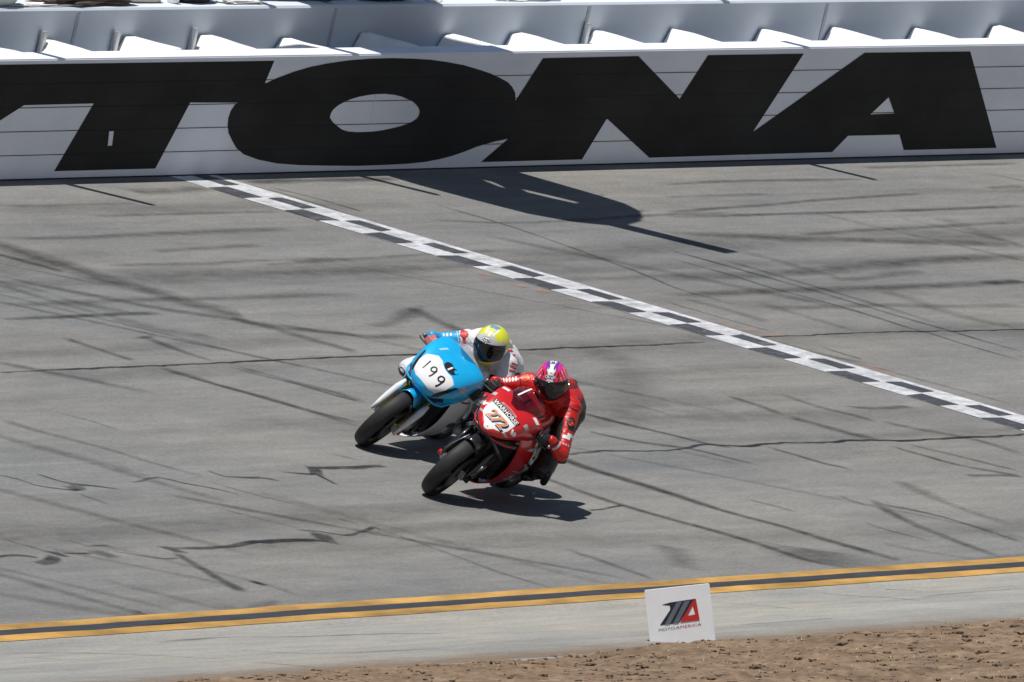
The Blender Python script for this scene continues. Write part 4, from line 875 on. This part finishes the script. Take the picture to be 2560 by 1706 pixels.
# both riders hold a little left lock: turn the steered parts about the steering axis
for bike, lock in ((rb, 3.5), (bb, 3.5)):
    hp = Vector((-.335, 0, .90)); Tm = Matrix.Translation(hp) @ Matrix.Rotation(R_(lock), 4, Vector((-.407,0,.914))) @ Matrix.Translation(-hp)
    for ch in bike.children:
        if ch.name.split('.')[0] in ('front_wheel','fork_leg','brake_caliper','front_fender','fork_guard','axle_slider','brake_line'): ch.matrix_basis = Tm @ ch.matrix_basis
# ------------------------------------------------------------------ riders (in the frame of their motorcycle)
def capsule(bm, p0, p1, r0, r1, n=16):
    p0, p1 = Vector(p0), Vector(p1); d = p1-p0; L = d.length; d = d/L if L > 1e-6 else Vector((0,0,1)); a = d.orthogonal().normalized(); c = d.cross(a); rows = []
    for k in range(5): t = -math.pi/2+k*math.pi/8*.999; rows.append((p0+d*r0*math.sin(t), max(1e-4, r0*math.cos(t))))
    for k in range(5): t = k*math.pi/8*.999; rows.append((p1+d*r1*math.sin(t), max(1e-4, r1*math.cos(t))))
    rv = [[bm.verts.new(P+(a*math.cos(6.2832*i/n)+c*math.sin(6.2832*i/n))*r) for i in range(n)] for P, r in rows]
    for i in range(len(rv)-1):
        for j in range(n): bm.faces.new((rv[i][j], rv[i][(j+1)%n], rv[i+1][(j+1)%n], rv[i+1][j]))
    bm.faces.new(rv[0][::-1]); bm.faces.new(rv[-1])
def organic(name, caps, voxel, smooth_it, mats, parent=None, rule=None, wrinkle=0.0, seed=0, joints=None):
    bm = bmesh.new()
    for c in caps: capsule(bm, *c)
    me = bpy.data.meshes.new(name); bm.to_mesh(me); bm.free(); o = link(name, me, None, parent, True)
    rm = o.modifiers.new('r', 'REMESH'); rm.mode = 'VOXEL'; rm.voxel_size = voxel; rm.use_smooth_shade = True
    sm = o.modifiers.new('s', 'SMOOTH'); sm.factor = 0.5; sm.iterations = smooth_it
    evaluated(o); me = o.data
    if wrinkle:
        me.calc_loop_triangles() if hasattr(me, 'calc_loop_triangles') else None
        no = [v.normal.copy() for v in me.vertices]
        for v, nn in zip(me.vertices, no):
            p = v.co*1.0; k = noise.noise(Vector((p.x*22, p.y*9, p.z*22))+Vector((seed,0,0)))+.6*noise.noise(p*30+Vector((0,seed,0)))
            if joints:
                nm, t = bone(joints, p); A = Vector(joints[ENDS[nm][0]]); Bv = Vector(joints[ENDS[nm][1]]); ax = (Bv-A).normalized(); al = (p-A).dot(ax); pr = p-A-ax*al
                nj = math.exp(-((1-t)/.30)**2)+math.exp(-(t/.25)**2) if nm != 'tor' else .7
                fold = noise.noise(Vector((al*48+2.5*noise.noise(pr*9), pr.x*7, pr.z*7+seed))); k += 2.6*nj*(1-abs(fold)*2.2)
            v.co += nn*k*wrinkle
    me.materials.clear()
    for m in mats: me.materials.append(m)
    for f in me.polygons:
        f.use_smooth = True
        if rule: f.material_index = rule(f.center, f.normal)
    return o
ENDS = dict(uaL=('shL','elL'),faL=('elL','wrL'),uaR=('shR','elR'),faR=('elR','wrR'),thL=('hiL','knL'),cfL=('knL','anL'),thR=('hiR','knR'),cfR=('knR','anR'),tor=('pel','che'))
def make_hand(name, s, m, person, cuff, cuff_m):
    """gloved hand closed round the grip; s=+1 left, -1 right"""
    a = Vector((-0.30, s*0.16, 0.862)); e = Vector((-0.375, s*0.345, 0.842)); ax = (e-a).normalized(); c = a+ax*0.125
    f = Vector((1,0,0)); f = (f-ax*f.dot(ax)).normalized(); u = (ax.cross(f))*(-s if ax.cross(f).z*(-s) > 0 else s); u = u if u.z > 0 else -u
    caps = []; wr = Vector(cuff)
    pt = lambda k, ang, r: c+ax*k+(f*math.cos(R_(ang))+u*math.sin(R_(ang)))*r
    for i, (k, L) in enumerate(((-.036,.98),(-.013,1.05),(.010,1.0),(.032,.88))):
        kn = pt(k, 118, .046); q1 = pt(k, 52, .036*L); q2 = pt(k, -15, .032*L); q3 = pt(k, -75, .029*L)
        caps += [(wr*.55+kn*.45, kn, .019, .0125), (kn, q1, .0118, .0105), (q1, q2, .0103, .0095), (q2, q3, .0093, .0083)]
    caps += [(wr, wr*.45+pt(0,118,.046)*.55, .034, .024)]
    t0 = pt(-.05, 165, .036); t1 = pt(-.062, 250, .032); t2 = pt(-.056, 315, .030)
    caps += [(wr*.5+t0*.5, t0, .02, .0145), (t0, t1, .013, .0115), (t1, t2, .0112, .0095)]
    g = organic(name, caps, .0045, 3, [m, cuff_m], person)
    return g
def make_helmet(person, centre, turn, pitch, tilt, rule, mats, visor_m):
    # head pose: turn towards the riding direction, nod and tilt, measured from the line of sight down the track
    back = -F; u0 = U2*math.cos(tilt)+R2*math.sin(tilt); f0 = (back*math.cos(turn)-R2*math.sin(turn)); f0 = (f0-u0*f0.dot(u0)).normalized()
    fw = f0*math.cos(pitch)-u0*math.sin(pitch); uw = u0*math.cos(pitch)+f0*math.sin(pitch); lw = uw.cross(fw)
    W3 = Matrix((fw, lw, uw)).transposed().to_4x4(); inv3 = person.matrix_world.to_3x3().inverted().to_4x4()
    Mx = Matrix.Translation(Vector(centre)) @ inv3 @ W3
    NA, NE = 208, 120
    def pt(A, E, k=1.0):
        ce, se = math.cos(E), math.sin(E); x = ce*math.cos(A); y = ce*math.sin(A); z = se
        X = .155*x; Y = .134*y; Z = .158*z
        if z < 0:
            X *= 1+.16*max(0, x)*min(1, -z*1.6)-.10*max(0, -x)*(-z); Y *= 1-.10*(-z)
        if x < 0: X *= 1.13
        Z = max(Z*(1.12 if z < 0 else 1), -.155+.015*x)
        return Vector((X, Y, Z))*k
    vs, fs, mi = [], [], []
    for j in range(NE+1):
        E = -math.pi/2+math.pi*j/NE
        for i in range(NA): vs.append(pt(-math.pi+2*math.pi*i/NA, E))
    for j in range(NE):
        for i in range(NA):
            fs.append((j*NA+i, j*NA+(i+1)%NA, (j+1)*NA+(i+1)%NA, (j+1)*NA+i))
            A = -math.pi+2*math.pi*(i+.5)/NA; E = -math.pi/2+math.pi*(j+.5)/NE; mi.append(rule(math.degrees(A), math.degrees(E)))
    h = pyd('helmet', vs, fs, mats, person, True)
    for f, k in zip(h.data.polygons, mi): f.material_index = k
    h.matrix_local = Mx
    rows = []
    for j in range(15):
        t = j/14; r = []
        for i in range(41):
            u = -1+2*i/40; A = R_(80*u); e0 = -36+14*abs(u)**2; e1 = 18-10*abs(u)**2; r.append(pt(A, R_(e0+(e1-e0)*t), 1.022))
        rows.append(r)
    v = loft('visor', rows, visor_m, h, closed=False, thick=.003)
    for s in (-1, 1):
        q = pt(R_(s*84), R_(-2), 1.0); rod('visor_pivot', q*.97, q*1.05, .018, mats[-1], h, 16)
    # nose vent and chin vent
    return h
def helmet_decal(h, name, bm, org_dir, m, lift=.0015, L=.012, up=(0,0,1)):
    bv = bvh_of(h); d = Vector(org_dir).normalized(); uz = Vector(up); ux = uz.cross(d).normalized(); uy = d.cross(ux); return decal(name, bm, bv, d*.14, ux, uy, m, h, lift, L)

def lc(name, col, rough=.42, var=.10): return mat(name, col, rough, var=var, scale=14, bump=.5, bscale=28)
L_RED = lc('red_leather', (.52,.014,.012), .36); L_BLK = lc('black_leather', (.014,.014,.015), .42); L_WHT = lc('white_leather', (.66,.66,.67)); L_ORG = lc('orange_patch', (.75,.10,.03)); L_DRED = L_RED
L_BLU = lc('light_blue_leather', (.02,.32,.62)); L_NAVY = lc('navy_leather', (.012,.016,.05)); L_GREY = lc('grey_leather', (.30,.31,.33))

def body_caps(J):
    C_ = []
    def c(a, b, r0, r1): C_.append((J.get(a, a) if isinstance(a, str) else a, J.get(b, b) if isinstance(b, str) else b, r0, r1))
    V = lambda *k: Vector(k)
    pel, wai, che, nek = (Vector(J[k]) for k in ('pel','wai','che','nek'))
    for s in (-1, 1):
        o = Vector((0, s*.075, 0)); C_.append((pel+o, wai+o*.85, .125, .108)); C_.append((wai+o*.85, che+o*1.15, .108, .118))
    c('pel','wai',.14,.12); c('wai','che',.12,.135); c('che','nek',.12,.075)
    C_.append((nek, Vector(J['head']), .065, .06))
    C_.append((che+Vector((.0,0,.105)), wai+Vector((.02,0,.10)), .06, .045))          # aero hump
    for s in 'LR':
        k_ = 1.0 if s == 'L' else .88; c('che', 'sh'+s, .105, .086*k_); c('sh'+s, 'el'+s, .080*k_, .057*k_); c('el'+s, 'wr'+s, .060*k_, .038)
        c('pel', 'hi'+s, .12, .118); c('hi'+s, 'kn'+s, .108, .078); c('kn'+s, 'an'+s, .076, .05)
    return [tuple(x) for x in C_]
def boot(person, an, toe, m, name='boot'):
    an, toe = Vector(an), Vector(toe); organic(name, [(an+Vector((.02,0,.17)), an, .058, .05), (an, toe, .047, .036), (an+Vector((-.03,0,-.03)), toe+Vector((0,0,-.012)), .042, .03)], .009, 3, [m], person)

def place(p, bike): p.matrix_world = bike.matrix_world.copy(); bpy.context.view_layer.update()

# ---- rider of the red motorcycle
J = dict(pel=(-1.04,.03,.97), wai=(-.92,.03,1.05), che=(-.74,.01,1.05), nek=(-.65,.01,1.06), head=(-.60,.0,1.09),
  shL=(-.72,.185,1.075), elL=(-.49,.440,.835), wrL=(-.405,.325,.885), shR=(-.69,-.185,.972), elR=(-.56,-.315,.82), wrR=(-.405,-.315,.875),
  hiL=(-1.02,.14,.95), knL=(-.74,.36,.57), anL=(-1.0,.255,.40), hiR=(-1.02,-.09,.95), knR=(-.67,-.31,.56), anR=(-1.0,-.225,.42))
def sdist(p, a, b_):
    a, b_ = Vector(a), Vector(b_); ab = b_-a; t = max(0, min(1, (p-a).dot(ab)/ab.length_squared)); return (p-(a+ab*t)).length, t
def bone(J, p):
    best = None
    for nm, a, b_, r in (('uaL','shL','elL',.07),('faL','elL','wrL',.05),('uaR','shR','elR',.07),('faR','elR','wrR',.05),('thL','hiL','knL',.09),('cfL','knL','anL',.06),('thR','hiR','knR',.09),('cfR','knR','anR',.06),('tor','wai','che',.16),('tor','pel','wai',.16),('tor','che','nek',.12)):
        d, t = sdist(p, J[a], J[b_]); d -= r
        if best is None or d < best[0]: best = (d, nm, t)
    return best[1], best[2]
def red_rule(c, n):  # black: real panels, plus shade painted into inner arm and torso side
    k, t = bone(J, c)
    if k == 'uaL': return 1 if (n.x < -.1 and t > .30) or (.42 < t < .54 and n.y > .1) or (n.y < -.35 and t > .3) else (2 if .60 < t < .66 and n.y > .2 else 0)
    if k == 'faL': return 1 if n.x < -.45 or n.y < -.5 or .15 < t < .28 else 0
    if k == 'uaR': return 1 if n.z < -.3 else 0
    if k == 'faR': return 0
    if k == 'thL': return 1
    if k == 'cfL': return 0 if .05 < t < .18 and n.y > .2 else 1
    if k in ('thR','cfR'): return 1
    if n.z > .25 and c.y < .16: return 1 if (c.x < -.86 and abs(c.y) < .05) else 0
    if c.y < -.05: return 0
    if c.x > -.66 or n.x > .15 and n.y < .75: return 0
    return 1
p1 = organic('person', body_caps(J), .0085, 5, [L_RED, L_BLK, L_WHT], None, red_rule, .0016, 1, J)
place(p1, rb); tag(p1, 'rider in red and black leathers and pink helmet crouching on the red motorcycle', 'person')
for s, w in ((1,'wrL'),(-1,'wrR')): make_hand('glove', s, L_BLK, p1, J[w], L_BLK)
for an, toe in (('anL', (-.86,.26,.385)), ('anR', (-.86,-.225,.40))): boot(p1, J[an], toe, L_BLK)
organic('knee_slider', [((-.71,.415,.58),(-.75,.425,.50),.034,.030)], .006, 2, [L_BLK], p1)
organic('elbow_slider', [((-.50,.490,.815),(-.465,.478,.80),.022,.018)], .006, 2, [L_BLK], p1)
pb = bvh_of(p1)
# patches on the suit
def limb_decal(name, person, bv, J, a, e, t, N, shape, m):
    A, E = Vector(J[a]), Vector(J[e]); ux = (E-A).normalized(); N = Vector(N); return decal(name, shape, bv, A+(E-A)*t, ux, N.cross(ux), m, person, .003, .012)
bar = lambda w, h, sk=0.0: poly([(-w/2,-h/2),(w/2,-h/2),(w/2+sk,h/2),(-w/2+sk,h/2)])
limb_decal('suit_patch', p1, pb, J, 'shR', 'elR', .12, (.6,-.1,.8), poly(ell(0,0,.036,.030)), L_ORG)
for k in range(5): limb_decal('sleeve_lettering', p1, pb, J, 'shR', 'elR', .42+.10*k, (.55,-.1,.8), bar(.012,.042,.006), L_WHT)
limb_decal('sleeve_emblem', p1, pb, J, 'elR', 'wrR', .35, (.4,-.2,.9), poly(ell(0,0,.024,.020)), L_WHT)
limb_decal('suit_patch', p1, pb, J, 'shL', 'elL', .38, (.75,.55,.2), poly(ell(0,0,.042,.034)), L_BLK)
limb_decal('suit_patch', p1, pb, J, 'shL', 'elL', .38, (.75,.55,.2), poly(ell(.004,0,.026,.024)), L_ORG)
limb_decal('sleeve_box', p1, pb, J, 'shL', 'elL', .70, (.8,.5,.1), bar(.030,.060), L_WHT)
for k in range(3): limb_decal('sleeve_lettering', p1, pb, J, 'shL', 'elL', .84, (.75,.6,.1), poly([(-.006,-.03+.022*k),(.010,-.03+.022*k),(.012,-.016+.022*k),(-.004,-.016+.022*k)]), M_SILV)
limb_decal('cuff_band', p1, pb, J, 'elL', 'wrL', .62, (.6,.5,.5), bar(.018,.080), M_SILV); limb_decal('cuff_band', p1, pb, J, 'elL', 'wrL', .80, (.6,.5,.5), bar(.012,.070), L_BLK)
limb_decal('seam_line', p1, pb, J, 'shL', 'elL', .12, (.9,.3,.3), bar(.010,.11), L_BLK); limb_decal('seam_line', p1, pb, J, 'shR', 'elR', .30, (.55,-.1,.8), bar(.008,.10), L_BLK)
PINK = mat('pink_helmet_paint', (.66,.03,.085), .22, var=.1, scale=20, coat=.6); PURP = mat('purple_helmet_paint', (.20,.03,.36), .22, coat=.6); HSIL = mat('silver_helmet_paint', (.62,.62,.64), .3, var=.35, scale=45, coat=.4); HBLK = mat('black_helmet_paint', (.012,.012,.014), .25, coat=.5); HMAG = mat('magenta_helmet_paint', (.62,.03,.32), .22, coat=.6); HRED = mat('red_helmet_paint', (.62,.05,.04), .25, coat=.6)
def rh(A, E):
    a = abs(A)
    if E > 88: return 2
    # lateral angle from the centre plane
    x = math.cos(R_(E))*math.cos(R_(A)); y = math.cos(R_(E))*math.sin(R_(A)); z = math.sin(R_(E)); lat = abs(math.degrees(math.asin(y)))
    fwd = math.degrees(math.atan2(z, x))
    if z < -.35 or (E < 20 and a < 80 and E > -28): return 3 if E > -28 else 5
    if lat < 11+3*math.sin(fwd*.14): return 2 if noise.noise(Vector((lat*.16, fwd*.10, 2))) > -.18 else 3
    if lat < 20: return 1 if fwd > 55 else (3 if noise.noise(Vector((lat*.3, fwd*.12, 6))) > .05 else 0)
    if lat < 34: return 4 if fwd > 62 else (0 if noise.noise(Vector((lat*.25, fwd*.06, 4))) > -.12 else 3)
    if lat < 62: return 0 if (lat*1.2+fwd) % 26 > 4 else 2
    return 0 if (lat+fwd*1.4) % 24 > 5 else 2
h1_ = make_helmet(p1, (-.60, -.035, 1.145), R_(6), R_(22), R_(8), rh, [PINK, PURP, HSIL, HBLK, HMAG, HRED], M_VIS)
helmet_decal(h1_, 'helmet_badge', poly(ell(0,0,.040,.017)), (.80,0,.52), M_STK); helmet_decal(h1_, 'helmet_badge_ring', poly(ell(0,0,.036,.0135)), (.80,0,.52), M_INK, .0026); helmet_decal(h1_, 'helmet_lettering', fit_text('Arai', .056, .020, 0, 0, .02), (.80,0,.52), M_STK, .0038, .02)

# ---- rider of the blue motorcycle
J2 = dict(J); J2.update(knR=(-.63,-.31,.48), anR=(-1.0,-.24,.42), pel=(-1.05,.05,.98), wai=(-.93,.03,1.03), che=(-.75,.0,1.03), nek=(-.66,.0,1.05), head=(-.61,.0,1.08), shL=(-.72,.19,1.085), elL=(-.60,.40,.88), shR=(-.69,-.17,.985), elR=(-.55,-.30,.84))
def blue_rule(c, n):
    k, t = bone(J2, c)
    if k == 'uaR': return 3 if .12 < t < .24 and n.x > -.2 else (1 if t < .38 else 0) if t < .50 and not (.30 < t < .36) else 0
    if k == 'faR': return 0
    if k == 'uaL': return 1 if t < .75 else 2
    if k == 'faL': return 1 if t < .4 else 3
    if k in ('thL','cfL'): return 2
    if k in ('thR','cfR'): return 1 if n.z > -.35 else 2
    if n.z > .1 or c.y > .14: return 3 if (abs(c.y-.10) < .012 or abs(c.y-.14) < .010) and n.z > .6 and c.x > -.9 else 1
    if c.x > -.72 and .02 < c.y < .08: return 0
    return 1 if n.x > .15 and n.y < .75 else 2
p2 = organic('person', body_caps(J2), .0085, 5, [L_BLU, L_WHT, L_NAVY, lc('red_leather_panel', (.5,.02,.02))], None, blue_rule, .0016, 5, J2)
place(p2, bb); tag(p2, 'rider in white and light blue leathers and yellow helmet on the blue motorcycle', 'person')
GLV = lc('red_white_glove', (.52,.16,.15), .5, .5)
for s, w, gm in ((1,'wrL',L_BLK),(-1,'wrR',GLV)): make_hand('glove', s, gm, p2, J2[w], gm)
for an, toe in (('anL', (-.86,.26,.385)), ('anR', (-.86,-.225,.40))): boot(p2, J2[an], toe, L_WHT)
organic('knee_slider', [((-.71,.415,.58),(-.75,.425,.50),.034,.030)], .006, 2, [L_BLK], p2)
HYEL = mat('yellow_helmet_paint', (.72,.74,.03), .25, coat=.5); HGRY = mat('pale_grey_helmet_paint', (.55,.55,.53), .3, var=.08, coat=.4); HBLU = mat('blue_helmet_paint', (.16,.30,.55), .3, coat=.4)
def bh(A, E):
    a = abs(A); x = math.cos(R_(E))*math.cos(R_(A)); y = math.cos(R_(E))*math.sin(R_(A)); z = math.sin(R_(E)); lat = abs(math.degrees(math.asin(y))); fwd = math.degrees(math.atan2(z, x))
    if E < 18 and a < 80 and E > -28: return 3
    if E < -28: return 0 if a < 50 else 1
    sl = math.degrees(math.asin(y))
    if fwd > 62 and lat < 70 and lat >= 20: return 0
    if 40 < fwd and lat < 50 and lat > 24+.2*(fwd-40): return 0
    if fwd > 92: return 0
    if 70 < fwd <= 92 and lat < 19-(92-fwd)*.25: return 2
    if fwd > 38+lat*.9 and lat < 8: return 0 if lat > 2.5 or fwd > 52 else 4
    if fwd > 46 and abs(lat-14-(fwd-46)*.22) < 2.6: return 4
    if fwd > 46 and abs(lat-21-(fwd-46)*.25) < 3.6: return 0
    if fwd > 66 and lat < 56: return 0
    return 1
h2_ = make_helmet(p2, (-.60, .016, 1.135), R_(20), R_(20), R_(22), bh, [HYEL, HGRY, HBLU, HBLK, M_STK], M_VIS)
helmet_decal(h2_, 'helmet_badge', poly(ell(0,0,.040,.019)), (.84,0,.46), HBLK); helmet_decal(h2_, 'helmet_badge_ring', poly(ell(0,0,.036,.0155)), (.84,0,.46), M_STK, .0026); helmet_decal(h2_, 'helmet_lettering', fit_text('Arai', .054, .020, 0, 0, .02), (.84,0,.46), M_INK, .0038, .02)
pb2 = bvh_of(p2)
for k in range(3): limb_decal('sleeve_lettering', p2, pb2, J2, 'shR', 'elR', .58+.12*k, (.5,-.1,.85), bar(.014,.030,.006), L_WHT)
limb_decal('suit_patch', p2, pb2, J2, 'shR', 'elR', .16, (.6,-.1,.8), poly(ell(0,0,.034,.034)), MATS['red_leather_panel'])
for k in range(3): limb_decal('shoulder_stripe', p2, pb2, J2, 'shL', 'elL', .0+.09*k, (.2,.3,.9), bar(.012,.07), MATS['red_leather_panel'])
limb_decal('seam_line', p2, pb2, J2, 'shL', 'elL', .45, (.6,.5,.5), bar(.010,.12), L_NAVY)
